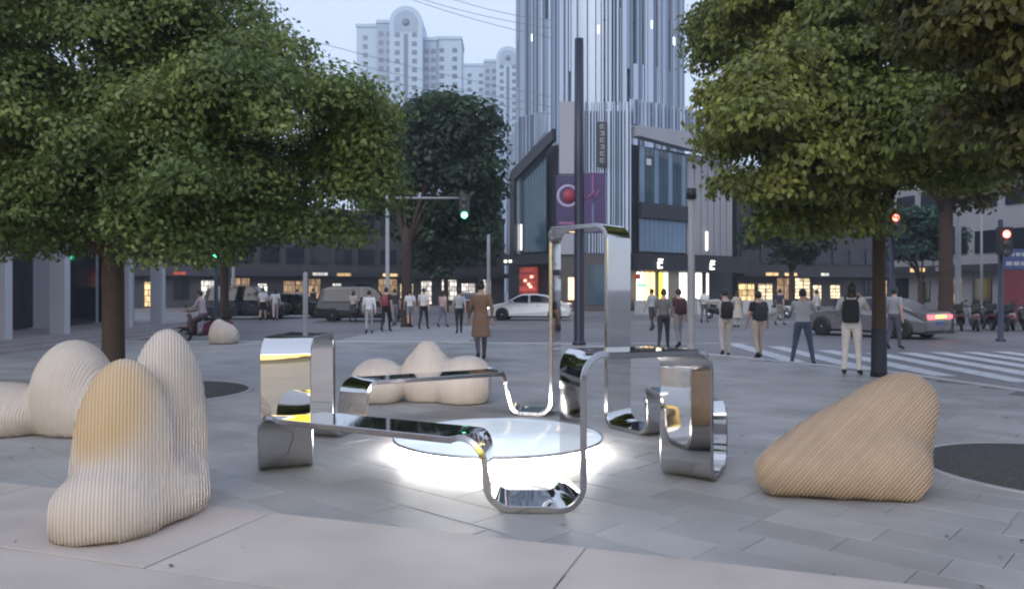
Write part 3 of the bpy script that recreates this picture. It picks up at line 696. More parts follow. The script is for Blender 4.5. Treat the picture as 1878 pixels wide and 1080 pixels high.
def street_block(name, label, px0, px1, d0, d1, h, wallm, lit, seed, rows=3, h0=3.4, fl=True):
    x0, x1 = at(px0, d0), at(px1, d1); t = thing(name, (x0, d0, ROAD), label, 'building')
    L = math.hypot(x1 - x0, d1 - d0); t.rotation_euler = (0, 0, math.atan2(d1 - d0, x1 - x0)); r = random.Random(seed)
    m = MB(); m.box(0, L, 0, 12, 0, h); m.build('wall', wallm, t)
    m = MB(); m.box(-.2, L + .2, -.35, 12.2, h, h + .5); m.build('parapet', M_darkframe, t)
    m = MB(); m.box(0, L, -.9, 0, h0 - .5, h0); m.build('awning', M_darkframe, t)
    n = int(L / 2.4)
    gm = MB(); gm.box(0, 1.7, -.12, 0, 0, 1.5); wme = gm.mesh('window', M_glass)
    for q in range(rows):
        for k in range(n):
            zz = h0 + .8 + q * 3.1
            if zz + 1.6 < h: o = link('window', wme, t); o.location = (.4 + k * 2.4, -.002, zz)
    for k in range(n):
        mm = r.choice(lit); w = r.uniform(.8, 2.15); zt = h0 - r.uniform(.6, 1.3)
        if mm is M_shop_warm: mm = r.choice((M_shop_warm, M_shop_dim, M_shop_bright, M_shop_dim))
        m = MB(); m.box(.2 + k * 2.4, .2 + k * 2.4 + w, -.1, -.003, r.choice((.15, .5, .8)), zt); sw = m.build('shop_window', mm, t)
        m = MB(); m.box(.2 + k * 2.4 + w * .48, .2 + k * 2.4 + w * .52, -.15, -.101, .15, zt); m.build('mullion', M_darkframe, sw)
        if r.random() < .5:
            m = MB(); m.box(.3 + k * 2.4, .3 + k * 2.4 + r.uniform(.8, 1.6), -1.0, -.902, h0 - .42, h0 - .12); m.build('shop_sign', r.choice((M_gwall, M_shop_white, M_redshop, M_shop_warm)), t)
    return t
G = M_glass
street_block('street_block', 'dark two-storey shop row behind the street trees, left of the tower', 420, 925, 72, 88, 9.0, M_dwall, [G, M_shop_warm, M_shop_warm, G, M_shop_white], 3)
street_block('street_block', 'shop row with warm lit windows behind the olive tree', 1352, 1650, 74, 84, 11.0, M_dwall, [M_shop_warm, M_shop_bright, M_shop_warm, G], 5)
street_block('street_block', 'grey block along the right-hand street behind the scooters', 1640, 2100, 62, 44, 15.0, M_gwall, [G, G, G, M_shop_warm], 8, rows=4)
street_block('street_block', 'dark block at the far left behind the pillared building', -200, 430, 66, 74, 8.0, M_dwall, [G, M_shop_white, G, M_shop_warm], 12, rows=2)
# shop building across the promenade behind the viewpoint (seen mirrored in the steel ribbon)
sb = thing('promenade_shop', (0, -15.5, 0), 'shop building with yellow and white lit signs facing the sculpture', 'building')
m = MB(); m.box(-14, 14, -8, 0, -.1, 7.0); m.build('wall', M_gwall, sb)
for k in range(8):
    m = MB(); m.box(-13 + k * 3.3, -10.3 + k * 3.3, 0.002, .08, .3, 2.5); m.build('shop_window', M_warm if k % 3 == 0 else M_glass, sb)
m = MB(); m.box(-13, 10, .0, .5, 2.6, 4.9); m.build('yellow_sign', M_yellow_l, sb)
m = MB(); m.box(-13, 10, .0, .5, 5.0, 6.8); m.build('white_sign', M_white_l, sb)

# ---------------------------------------------------------------- poles, banners, signals, wires, hoarding
lpst = thing('lamp_post', gp(1062, 632), 'tall dark navy post with a purple banner in the middle of the plaza', 'lamp post')
D0 = lpst.location.y
m = MB(); m.lathe([(.2, 0), (.2, .06), (.16, .1), (.15, .12), (.145, 5), (.13, hz(72, D0)), (.01, hz(72, D0) + .01)], 20); m.build('post', M_navy, lpst)
M_ban = mat('purple_banner', (0.065, 0.05, 0.13), 0.6, var=0.15, scale=1.2); M_pale = mat('lilac_print', (0.42, 0.36, 0.50), 0.6, var=.1); M_pinkp = mat('red_print', (0.32, 0.05, 0.08), 0.6, var=.1)
M_magp = mat('magenta_print', (0.30, 0.12, 0.26), 0.6, var=.1)
def zz(py): return hz(py, D0)
ban = MB(); ban.box(-.66, -.02, -.05, 0, zz(424), zz(322)); b1 = ban.build('banner', M_ban, lpst)
ban = MB(); ban.box(.02, .76, -.05, 0, zz(428), zz(318)); b2 = ban.build('banner', mat('violet_banner', (0.085, 0.055, 0.15), 0.6, var=.15, scale=1.2), lpst)
for zc in (zz(320), zz(427)):
    m = MB(); m.tube([(-.7, -.025, zc), (.8, -.025, zc)], .018, 8); m.build('bracket', M_navy, lpst)
rr_ = MB(); ring = []
c0 = Vector((-.32, -.054, zz(360)))
for k in range(33):
    a = R(20 + 320 * k / 32 + 0); d = Vector((math.cos(a), 0, math.sin(a))); ring.append([c0 + d * .25, c0 + d * .33, c0 + d * .33 + Vector((0, -.006, 0)), c0 + d * .25 + Vector((0, -.006, 0))])
rr_.loft(ring, True); rr_.build('ring_emblem', M_pale, b1)
m = MB(); m.lathe([(.01, 0), (.19, 0), (.19, .008), (.01, .008)], 28, M=Matrix.Rotation(R(90), 4, 'X'), c=(c0.x + .03, -.051, c0.z)); m.build('disc_emblem', M_pinkp, b1)
m = MB(); m.box(-.58, -.14, -.056, -.051, zz(412), zz(407)); m.build('print_line', M_magp, b1)
m = MB(); m.tube([(.14, -.056, zz(366)), (.3, -.056, zz(360)), (.42, -.056, zz(352)), (.46, -.056, zz(364)), (.56, -.056, zz(350)), (.66, -.056, zz(356))], [.012, .03, .035, .03, .03, .012], 6); m.build('script_mark', M_magp, b2)
m = MB(); m.box(.36, .41, -.056, -.051, zz(358), zz(322)); m.build('print_line', M_magp, b2)
m = MB(); m.box(.36, .42, -.056, -.051, zz(410), zz(374)); m.build('print_line', mat('blue_print', (.12, .18, .32), .6, var=.1), b2)

def pole(px, py, ytop, r, label, m=M_grey, top=None):
    p = gp(px, py); t = thing('street_pole', p, label, 'pole', 'slim street poles'); d = p.y; h = hz(ytop, d)
    b = MB(); b.lathe([(r * 2.2, 0), (r * 2.2, .03), (r * 1.3, .05), (r * 1.1, .3), (r, h * .5), (r * .85, h), (.005, h + .02)], 14); b.build('post', m, t)
    if top == 'cap':
        b = MB(); b.tube([(0, 0, h), (0, 0, h + .25)], r * 1.5, 10); b.build('cap', M_black, t)
    if top == 'camera':
        b = MB(); b.tube([(0, 0, h - .25), (-.5, 0, h - .2)], .03, 8); b.build('arm', m, t)
        b = MB(); b.box(-.75, -.42, -.08, .08, h - .2, h - .05); b.build('camera_box', M_black, t)
    return t
pole(1268, 650, 365, .085, 'light grey pole with black cap right of the steel ribbon', top='cap')
pole(560, 640, 500, .07, 'grey pole behind the left loop of the steel ribbon')
pole(896, 572, 380, .12, 'pale grey pole at the far kerb below the dark street tree', top='camera')
pole(428, 575, 490, .11, 'grey pole at the far kerb beside the black van')
pole(1757, 592, 330, .13, 'pale grey pole beside the thick trunk on the right', top='camera')
pole(1800, 590, 395, .06, 'thin grey pole in front of the red hoarding')

def signal(px, py, d, colour, label, arm=None):
    x = at(px, d); z = hz(py, d); t = thing('traffic_light', (x, d, ROAD), label, 'traffic light', 'traffic lights at the crossing'); z -= ROAD
    px_ = arm or 0.0
    b = MB(); b.lathe([(.16, 0), (.16, .05), (.09, .1), (.075, z + (.9 if arm else .5))], 12, c=(px_, .2, 0)); b.build('post', M_navy if not arm else M_grey, t)
    if arm: b = MB(); b.tube([(px_, .2, z + .75), (0, .16, z + .75)], .045, 8); b.build('arm', M_grey, t)
    h = MB(); o = {'red': .0, 'green': .62}[colour]
    h.box(-.2, .2, -.12, .12, z - .66 + o, z + .24 + o); hs = h.build('housing', M_black, t)
    for k, mm in enumerate((M_red if colour == 'red' else M_off, M_off, M_green if colour == 'green' else M_off)):
        zc = z + o - k * .31 + .02 - (.02 if colour == 'red' else 0)
        b = MB(); b.sphere((0, -.125, zc), (.12, .05, .12), 16, 8); b.build('lamp', mm, hs)
        b = MB(); b.tube([(0, -.12, zc + .02), (0, -.3, zc + .03)], .145, 12, cap=False); b.build('visor', M_black, hs) if False else None
    return t
signal(393, 472, 34, 'green', 'green traffic light below the left camphor crown')
signal(852, 396, 32.5, 'green', 'green traffic light on an arm in front of the dark street tree', arm=-3.2)
signal(1640, 400, 30, 'red', 'red traffic light just right of the slim wrapped trunk')
signal(1842, 430, 26, 'red', 'red traffic light near the red hoarding at right')
def cable(p0, p1, sag, label):
    b = MB(); p0, p1 = Vector(p0), Vector(p1)
    pts = [p0.lerp(p1, k / 24) - Vector((0, 0, sag * 4 * (k / 24) * (1 - k / 24))) for k in range(25)]
    b.tube(pts, .022, 5); tag(b.build('overhead_cable', M_grey), label, 'cable', 'overhead cables')
def wp(px, py, d): return (at(px, d), d, hz(py, d))
cab = [((600, 70), (1010, 178)), ((600, 92), (1010, 196)), ((640, 118), (1010, 210)), ((770, -8), (1010, 70)), ((800, -6), (1010, 52)), ((850, -8), (1010, 38))]
for k, (a, b) in enumerate(cab):
    p0, p1 = Vector(wp(*a, 55)), Vector(wp(*b, 60)); dv = (p1 - p0)
    cable(p0 - dv * .8, p1, .5, 'thin overhead cable, number %s of six from the lowest left, crossing the sky' % ['three', 'two', 'one', 'four', 'five', 'six'][k] if False else
          ['uppermost cable of the lower three crossing the pale apartment towers', 'middle cable of the lower three crossing the pale apartment towers', 'lowest of all cables crossing the pale apartment towers',
           'lowest cable of the upper three in the open sky', 'middle cable of the upper three in the open sky', 'uppermost cable of all in the open sky'][k])
hd = thing('hoarding', (at(1840, 36), 36, ROAD), 'dark red hoarding with a blue and white lettered header at the right edge', 'sign')
m = MB(); m.box(0, 5, 0, .12, .2, hz(490, 36)); m.build('red_panel', mat('dark_red_panel', (0.16, 0.025, 0.035), .5, var=.1), hd)
m = MB(); m.box(0, 5, -.05, .12, hz(489, 36), hz(452, 36)); hb = m.build('header_panel', mat('blue_header', (.06, .08, .2), .5, var=.1), hd)
rf = random.Random(4)
for yy, h in ((462, .16), (479, .18)):
    u = .1
    while u < 4.6:
        w = rf.uniform(.12, .3); m = MB(); m.box(u, u + w, -.06, -.051, hz(yy + 3, 36), hz(yy + 3, 36) + h); m.build('lettering', M_kerb, hb); u += w + .07
for u in (0.1, 2.5, 4.9):
    m = MB(); m.box(u - .05, u + .05, .12, .22, 0, hz(452, 36)); m.build('post', M_navy, hd)

# ---------------------------------------------------------------- vehicles
def car(name, label, loc, rz, paint, L=4.6, H=1.45, W=1.8, kind='sedan', tail=M_tailoff, head=M_headoff, amber=None, group='cars in the street'):
    t = thing(name, loc, label, 'car', group, rz); hw = W / 2; hl = L / 2
    if kind == 'sedan':
        prof = [(-hl, .32), (-hl - .02, .62), (-hl + .03, .92), (-hl + .55, .99), (-.98, H - .08), (-.4, H), (.35, H - .02), (.62, H - .12), (1.22, .98), (hl - .35, .84), (hl - .03, .66), (hl, .4), (hl - .08, .24), (-hl + .1, .24)]
        cab = [(-1.45, 1.01), (-.95, H - .13), (-.35, H - .055), (.3, H - .07), (.6, H - .17), (1.12, 1.0)]; zb = .95
        rear = ((-1.62, 1.01), (-1.02, H - .12)); front = ((1.22, 1.01), (.64, H - .15))
    else:
        prof = [(-hl, .36), (-hl - .02, .75), (-hl + .02, 1.0), (-hl + .25, H - .14), (-hl + .6, H), (.3, H), (.62, H - .12), (1.2, 1.08), (hl - .3, .98), (hl - .02, .8), (hl, .45), (hl - .08, .28), (-hl + .1, .28)]
        cab = [(-hl + .35, 1.06), (-hl + .5, H - .16), (-.4, H - .08), (.3, H - .09), (.55, H - .18), (1.05, 1.08)]; zb = 1.03
        rear = ((-hl + .06, 1.08), (-hl + .26, H - .18)); front = ((1.2, 1.1), (.66, H - .15))
    def yw(z): return hw * (1 - .26 * max(0, (z - zb) / (H - zb))) - .03 * max(0, (.5 - z))
    bm = bmesh.new(); n = len(prof)
    ys = (-1, -.93, 0, .93, 1); cols = []
    for y in ys:
        inset = .05 if abs(y) == 1 else 0
        c = []
        for (x, z) in prof:
            zz_ = z - inset * .7 if z > .6 else z + inset * .3
            c.append(bm.verts.new((x * (1 - inset * .35), y * yw(z), zz_)))
        cols.append(c)
    for a, b in zip(cols[:-1], cols[1:]):
        for k in range(n): bm.faces.new((a[k], a[(k + 1) % n], b[(k + 1) % n], b[k]))
    bm.faces.new(cols[0][::-1]); bm.faces.new(cols[-1])
    bmesh.ops.recalc_face_normals(bm, faces=bm.faces)
    me = bpy.data.meshes.new('body'); bm.to_mesh(me); bm.free(); me.materials.append(paint)
    body = link('body', me, t)
    for sy in (-1, 1):
        # side windows split by a pillar
        def q(pts, nm, off=.012):
            m = MB(); k = len(pts); vo = [(x, sy * (yw(z) + off), z) for x, z in pts]; vi = [(x, sy * (yw(z) - .05), z) for x, z in pts]
            m.add(vo + vi, [tuple(range(k)), tuple(range(k, 2 * k))[::-1]] + [(i, k + i, k + (i + 1) % k, (i + 1) % k) for i in range(k)]); m.build(nm, M_glass, t)
        mid = -.05
        q([cab[0], cab[1], cab[2], (mid - .05, H - .07), (mid - .05, cab[0][1])], 'side_window'); q([(mid + .05, cab[-1][1]), (mid + .05, H - .07), cab[3], cab[4], cab[5]], 'side_window')
        for sx in (-1, 1):
            wx = sx * (hl - .86); 
            m = MB(); m.lathe([(.37, -.02), (.37, .03), (.01, .032)], 24, M=Matrix.Rotation(R(-90 * sy), 4, 'X'), c=(wx, sy * (hw - .02), .34)); m.build('wheel_arch', M_black, t)
            m = MB(); m.lathe([(.19, -.1), (.30, -.1), (.325, -.06), (.325, .06), (.30, .1), (.2, .1)], 26, M=Matrix.Rotation(R(-90 * sy), 4, 'X'), c=(wx, sy * (hw - .06), .325)); w = m.build('tyre', M_rubber, t)
            m = MB(); m.lathe([(.205, .06), (.2, .09), (.06, .075), (.02, .10), (.005, .1)], 20, M=Matrix.Rotation(R(-90 * sy), 4, 'X'), c=(wx, sy * (hw - .05), .325)); m.build('rim', M_steel, w)
        m = MB(); m.box(-hl - .035, -hl + .16, sy * hw * .45 if sy > 0 else -hw * .97, hw * .97 if sy > 0 else -hw * .45, .70, .84); m.build('tail_light', tail, t)
        if amber:
            m = MB(); m.box(-hl - .04, -hl + .02, 0 if sy > 0 else -hw * .44, hw * .44 if sy > 0 else 0, .72, .83); m.build('light_bar', amber, t)
        m = MB(); m.box(hl - .26, hl - .015, hw * .55 if sy > 0 else -hw * .97, hw * .97 if sy > 0 else -hw * .55, .58, .70); m.build('headlight', head, t)
        m = MB(); m.sphere((.85, sy * (hw + .08), 1.0), (.07, .11, .06), 10, 6); m.build('mirror', paint, t)
        for x in (-.55, .55):
            m = MB(); m.box(x - .1, x + .1, sy * hw * 1.0 - .01, sy * hw * 1.0 + .015, .80, .825); m.build('door_handle', M_steel, t)
    for nm, (p0, p1) in (('rear_window', rear), ('windscreen', front)):
        dx = -.012 if nm == 'rear_window' else .012
        m = MB(); a, b = yw(p0[1]) * .9, yw(p1[1]) * .86
        m.add([(p0[0] + dx, -a, p0[1]), (p0[0] + dx, a, p0[1]), (p1[0] + dx, b, p1[1] + .01), (p1[0] + dx, -b, p1[1] + .01), (p0[0] - 4 * dx, -a, p0[1] - .05), (p0[0] - 4 * dx, a, p0[1] - .05), (p1[0] - 4 * dx, b, p1[1] - .05), (p1[0] - 4 * dx, -b, p1[1] - .05)],
              [(0, 1, 2, 3), (7, 6, 5, 4), (0, 4, 5, 1), (1, 5, 6, 2), (2, 6, 7, 3), (3, 7, 4, 0)]); m.build(nm, M_glass, t)
    m = MB(); m.box(-hl - .03, -hl + .05, -.26, .26, .5, .62); m.build('number_plate', mat('plate_blue', (.05, .1, .3), .5, var=.05), t)
    m = MB(); m.box(hl - .1, hl + .01, -.5, .5, .40, .54); m.build('grille', M_black, t)
    m = MB(); m.box(-hl + .1, hl - .1, -hw + .1, hw - .1, .17, .26); m.build('underbody', M_black, t)
    return t
P_silver = mat('silver_car_paint', (0.20, 0.19, 0.195), 0.3, 0.4, var=0.03, coat=.5); P_blackc = mat('black_car_paint', (0.012, 0.012, 0.016), 0.25, var=0.03, coat=.6)
P_whitec = mat('white_car_paint', (0.75, 0.75, 0.76), 0.3, var=0.02, coat=.5); P_dark = mat('dark_blue_car_paint', (0.02, 0.025, 0.04), 0.25, var=0.03, coat=.6)
car('parked_car', 'dark grey saloon with glowing amber and red tail bar crossing on the right', (13.2, 28.9, ROAD), R(128), P_silver, L=4.7, tail=M_tail, amber=M_amber)
car('parked_car', 'black people carrier in the far street behind the walkers', (at(668, 43), 43, ROAD), R(4), P_blackc, L=4.9, H=1.85, W=1.85, kind='van')
car('parked_car', 'black van beside the grey pole at far left of the street', (at(455, 46), 46, ROAD), R(0), P_dark, L=4.7, H=1.9, W=1.85, kind='van')
car('parked_car', 'black saloon half hidden by the people in white in the far street', (at(540, 48), 48, ROAD), R(2), P_blackc)
car('parked_car', 'white saloon passing behind the tall loop of the ribbon', (at(972, 44), 44, ROAD), R(172), P_whitec, head=M_head)
car('parked_car', 'dark saloon coming towards the crossing with headlights on', (at(862, 62), 62, ROAD), R(-92), P_dark, head=M_head)

def wheel(par, x, r, m=None):
    b = MB(); ring = []
    for k in range(22):
        a = 2 * math.pi * k / 22; d = Vector((math.cos(a), 0, math.sin(a)))
        ring.append([Vector((x, 0, r)) + d * (r - .045 + .045 * math.cos(q)) + Vector((0, .05 * math.sin(q), 0)) for q in (2 * math.pi * j / 8 for j in range(8))])
    b.loft(ring, closed=True); w = b.build('tyre', M_rubber, par)
    b = MB(); b.lathe([(r - .07, -.03), (r - .07, .03), (.05, .05), (.01, .05)], 16, M=Matrix.Rotation(R(90), 4, 'X'), c=(x, 0, r)); b.build('rim', M_steel, w)
def scooter(label, loc, rz, paint, lean=0):
    t = thing('motor_scooter', loc, label, 'scooter', 'motor scooters', rz); t.rotation_euler = (lean, 0, rz)
    wheel(t, .62, .24); wheel(t, -.60, .24)
    b = MB(); b.loft([[Vector((x, sy * w, z)) for sy, z in ((-1, z0), (1, z0), (1.0, (z0 + z1) / 2), (.7, z1), (-.7, z1), (-1.0, (z0 + z1) / 2))] for x, w, z0, z1 in ((-.92, .05, .62, .72), (-.7, .13, .48, .74), (-.35, .16, .32, .74), (-.08, .15, .26, .62), (.0, .13, .24, .36))]); b.build('body', paint, t)
    b = MB(); b.box(-.05, .38, -.14, .14, .24, .30); b.build('footboard', M_black, t)
    b = MB(); b.loft([[Vector((x - .03, -w, z)), Vector((x + .05, 0, z)), Vector((x - .03, w, z)), Vector((x - .07, 0, z))] for x, w, z in ((.36, .15, .26), (.44, .19, .5), (.48, .17, .75), (.5, .1, .92))]); b.build('front_shield', paint, t)
    b = MB(); b.loft([[Vector((.62 + dx * 1.0, sy * .06, .26 + z)) for sy, z in ((-1, .2), (1, .2), (1, .25), (-1, .25))] for dx in (-.24, 0, .24)]); b.build('mudguard', paint, t)
    b = MB(); b.tube([(.62, 0, .25), (.5, 0, .7), (.46, 0, .98)], .03, 8); b.build('fork', M_steel, t)
    b = MB(); b.tube([(.40, -.33, 1.02), (.47, -.15, 1.0), (.47, .15, 1.0), (.40, .33, 1.02)], .018, 8); b.build('handlebar', M_black, t)
    b = MB(); b.sphere((.53, 0, .93), (.06, .09, .08), 12, 8); b.build('headlight', M_headoff, t)
    b = MB(); b.loft([[Vector((x, -w, z)), Vector((x, w, z)), Vector((x, w * .85, z + .09)), Vector((x, -w * .85, z + .09))] for x, w, z in ((-.78, .1, .76), (-.5, .14, .74), (-.2, .13, .73), (-.08, .08, .70))]); b.build('seat', M_black, t)
    b = MB(); b.box(-.98, -.9, -.08, .08, .60, .67); b.build('tail_light', M_tailoff, t)
    for sy in (-1, 1):
        b = MB(); b.tube([(.44, sy * .2, 1.0), (.42, sy * .28, 1.16)], .008, 6); b.sphere((.42, sy * .3, 1.2), (.02, .06, .045), 10, 6); b.build('mirror', M_black, t)
    b = MB(); b.box(-1.05, -.75, -.16, .16, .86, 1.12); b.build('top_box', M_black, t)
    return t
S_cols = [mat('scooter_paint_%s' % n_, c, .35, var=.05, coat=.4) for n_, c in (('maroon', (.10, .025, .05)), ('black', (.015, .015, .02)), ('blue', (.03, .05, .12)), ('grey', (.25, .26, .28)), ('white', (.5, .5, .52)))]
rider_loc = Vector((at(360, 24.6), 24.6 + .55, ROAD))
scooter('maroon motor scooter carrying a rider at the far kerb on the left', rider_loc, R(172), S_cols[0])
for k, (px, d, c, ad) in enumerate(((1764, 33.0, 1, 'black scooter nearest the thick trunk in the parked row'), (1790, 32.5, 3, 'grey scooter second from the thick trunk in the parked row'), (1812, 33.4, 1, 'black scooter third from the thick trunk in the parked row'),
                                  (1834, 32.6, 2, 'dark blue scooter fourth from the thick trunk in the parked row'), (1858, 33.2, 4, 'white scooter fifth from the thick trunk in the parked row'), (1884, 32.5, 1, 'black scooter at the right edge of the parked row'))):
    scooter(ad, (at(px, d), d, ROAD), R(60 + 7 * ((k * 5) % 4)), S_cols[c], R(-7))
for k, (px, d, c, rz, ad) in enumerate(((1318, 46, 1, 20, 'black scooter standing far behind the arm-stretching person'), (1412, 44, 3, 160, 'grey scooter far behind the person in jeans'), (1462, 47, 4, 10, 'white scooter far behind the person in jeans'),
                                  (610, 52, 0, 175, 'maroon scooter in the far street behind the white dress'), (905, 47, 1, 95, 'black scooter far behind the tan coat'))):
    scooter(ad, (at(px, d), d, ROAD), R(rz), S_cols[c], R(-5))
# low planter wall in front of the shops
pw = thing('planter_wall', (at(1165, 54), 54, ROAD), 'low pale planter wall in front of the lit shops', 'wall')
for k in range(9):
    m = MB(); m.box(k * 1.05, k * 1.05 + 1.0, 0, .35, 0, .95); m.build('wall_block', M_kerb, pw)
# ---------------------------------------------------------------- people
M_skin = mat('skin', (0.50, 0.31, 0.23), 0.5, var=0.04, scale=8)
M_hair = mat('black_hair', (0.012, 0.010, 0.010), 0.45, var=0.2, scale=30)
_cm = {}
def cloth(c):
    if c not in _cm: _cm[c] = mat('cloth_%d' % len(_cm), c, 0.85, var=0.08, scale=7, bump=.2, bscale=25)
    return _cm[c]
def segd(P, a, b):
    ab = b - a; t = np.clip(((P - a) @ ab) / (ab @ ab), 0, 1); return np.linalg.norm(P - (a + t[:, None] * ab), axis=1), t
def person(label, loc, face, top, legs, h=1.7, step=.0, spread=.0, arms=('down', 'down'), sleeve='short', shorts=False, skirt=0.0, hair='short', shoes=(.03, .03, .035), bag=None, sit=False, lean=0.0, coat=0.0, zoff=0.0):
    t = thing('person', (loc[0], loc[1], loc[2] + zoff), label, 'person', 'people at the crossing', face); S = h / 1.72
    J = {}
    J['pel'] = (0, 0, .95); J['wai'] = (0, .0, 1.08); J['che'] = (0, lean * .3, 1.28); J['nec'] = (0, lean * .5, 1.46); J['hea'] = (0, .02 + lean * .55, 1.615)
    for s, sg in (('l', -1), ('r', 1)):
        st = step * sg
        if sit:
            J['hip' + s] = (sg * .09, -.02, .90); J['kne' + s] = (sg * .17, .36, .72); J['ank' + s] = (sg * .16, .33, .38); J['toe' + s] = (sg * .17, .50, .33)
        else:
            J['hip' + s] = (sg * .09, 0, .92); J['kne' + s] = (sg * (.095 + spread * .5), st * .55 + .02, .50 - abs(st) * .04)
            bk = -.10 if st < 0 else 0.0
            J['ank' + s] = (sg * (.10 + spread), st + bk, .085 + (.07 if st < -.05 else 0)); J['toe' + s] = (sg * (.115 + spread * 1.1), st + bk + .15, .035 if st >= -.05 else .03)
        J['sho' + s] = (sg * .175, lean * .42, 1.41)
        a = arms[0 if s == 'l' else 1]
        if a == 'down': e, w = (sg * .235, -st * .35 - .01, 1.14), (sg * .245, -st * .7 + .06, .90)
        elif a == 'phone': e, w = (sg * .26, .20, 1.22), (sg * .10, .36, 1.45)
        elif a == 'raise': e, w = (sg * .40, .10, 1.45), (sg * .55, .22, 1.62)
        elif a == 'side': e, w = (sg * .44, .05, 1.40), (sg * .70, .12, 1.46)
        elif a == 'hip': e, w = (sg * .40, -.08, 1.20), (sg * .22, .08, 1.02)
        elif a == 'fwd': e, w = (sg * .22, .18, 1.18), (sg * .22, .46, 1.10)
        J['elb' + s], J['wri' + s] = e, w
        wv = (np.array(w) - np.array(e)); wv = wv / np.linalg.norm(wv); J['pal' + s] = tuple(np.array(w) + wv * .08)
    J = {k: np.array(v, float) * S for k, v in J.items()}
    mb = MB()
    def cap(a, b, r0, r1, n=12):
        a, b = Vector(J[a] if isinstance(a, str) else a), Vector(J[b] if isinstance(b, str) else b); d = (b - a).normalized(); r0 *= S; r1 *= S
        mb.tube([a - d * r0 * .95, a - d * r0 * .6, a, a.lerp(b, .35), b, b + d * r1 * .6, b + d * r1 * .95], [r0 * .25, r0 * .8, r0, r0 * .62 + r1 * .38 + .004, r1, r1 * .8, r1 * .25], n)
    # torso as stacked ovals
    rings = []
    lz = [(.86, .12, .10, 0), (.93, .165, .12, 0), (1.0, .16, .115, 0), (1.1, .145, .105, .1), (1.22, .16, .115, .3), (1.34, .18, .115, .4), (1.41, .17, .10, .45), (1.45, .10, .075, .5), (1.50, .058, .058, .52)]
    for z, rx, ry, q in lz:
        rings.append([Vector((rx * S * math.cos(k * math.pi / 8), (ry * math.sin(k * math.pi / 8) + lean * q) * S, z * S)) for k in range(16)])
    mb.loft(rings)
    if coat or skirt:
        zb = coat or skirt; rr2 = []
        for k in range(5):
            z = 1.0 + (zb - 1.0) * k / 4; f = .15 + (.10 if skirt else .05) * k / 4
            rr2.append([Vector((f * 1.1 * S * math.cos(j * math.pi / 8), f * .95 * S * math.sin(j * math.pi / 8), z * S)) for j in range(16)])
        mb.loft(rr2)
    hc = J['hea']
    for s in 'lr':
        cap('hip' + s, 'kne' + s, .092, .062); cap('kne' + s, 'ank' + s, .060, .040); cap('ank' + s, 'toe' + s, .045, .036)
        cap('sho' + s, 'elb' + s, .058, .044); cap('elb' + s, 'wri' + s, .043, .028); cap('wri' + s, 'pal' + s, .030, .034)
    cap(J['nec'], J['hea'], .055, .055)
    mb.sphere(hc, (.077 * S, .092 * S, .112 * S), 16, 12); mb.sphere(hc + np.array((0, .045, -.06)) * S, (.05 * S, .05 * S, .05 * S), 10, 8)
    mb.sphere(hc + np.array((0, .096, -.015)) * S, (.014 * S, .02 * S, .024 * S), 8, 6)
    for sg in (-1, 1): mb.sphere(hc + np.array((sg * .079, 0, -.01)) * S, (.012 * S, .022 * S, .032 * S), 8, 6)
    me0 = mb.mesh('tmp', M_skin); o0 = link('tmp', me0)
    rm = o0.modifiers.new('r', 'REMESH'); rm.mode = 'VOXEL'; rm.voxel_size = .017; rm.use_smooth_shade = True
    sm_ = o0.modifiers.new('s', 'SMOOTH'); sm_.iterations = 2; sm_.factor = .5
    dg = bpy.context.evaluated_depsgraph_get(); me = bpy.data.meshes.new_from_object(o0.evaluated_get(dg), depsgraph=dg)
    bpy.data.objects.remove(o0); me.name = 'body'
    # five fingers per hand, rooted in the palm
    bm = bmesh.new(); bm.from_mesh(me)
    for s, sg in (('l', -1), ('r', 1)):
        p, w = Vector(J['pal' + s]), Vector(J['wri' + s]); d = (p - w).normalized(); side = Vector((0, 1, 0)); side = (side - d * side.dot(d)).normalized(); nn = d.cross(side)
        for k, (off, ln, sp) in enumerate(((-.024, .055, -.1), (-.008, .07, -.03), (.008, .075, .03), (.024, .065, .1), (.032, .05, .8))):
            base = p + side * off * S + (d * .015 if k < 4 else d * -.03) * S; dd = (d + side * sp).normalized(); tip = base + dd * ln * S + nn * .015 * sg * S
            midp = base.lerp(tip, .5) - nn * .004 * sg; rings = []
            for q, r in ((base, .010), (midp, .009), (tip, .006)):
                rings.append([bm.verts.new(q + (side * math.cos(j * math.pi / 2.5) + nn * math.sin(j * math.pi / 2.5)) * r * S) for j in range(5)])
            for r0, r1 in zip(rings[:-1], rings[1:]):
                for j in range(5): bm.faces.new((r0[j], r0[(j + 1) % 5], r1[(j + 1) % 5], r1[j]))
            bm.faces.new(rings[-1])
    bm.to_mesh(me); bm.free()
    me.materials.clear()
    for m_ in (cloth(top), cloth(legs), M_skin, cloth(shoes)): me.materials.append(m_)
    n = len(me.polygons); P = np.empty(n * 3); me.polygons.foreach_get('center', P); P = P.reshape(-1, 3)
    best = np.full(n, 9.); mi = np.zeros(n, int)
    def put(a, b, r, fn):
        d, tt = segd(P, J[a], J[b]); d = d - r * S; k = d < best; best[k] = d[k]; mi[k] = fn(tt)[k]
    put('pel', 'che', .13, lambda q: np.where(q > .12, 0, 1)); put('che', 'nec', .10, lambda q: np.where(q > .9, 2, 0)); put('nec', 'hea', .06, lambda q: np.full(n, 2))
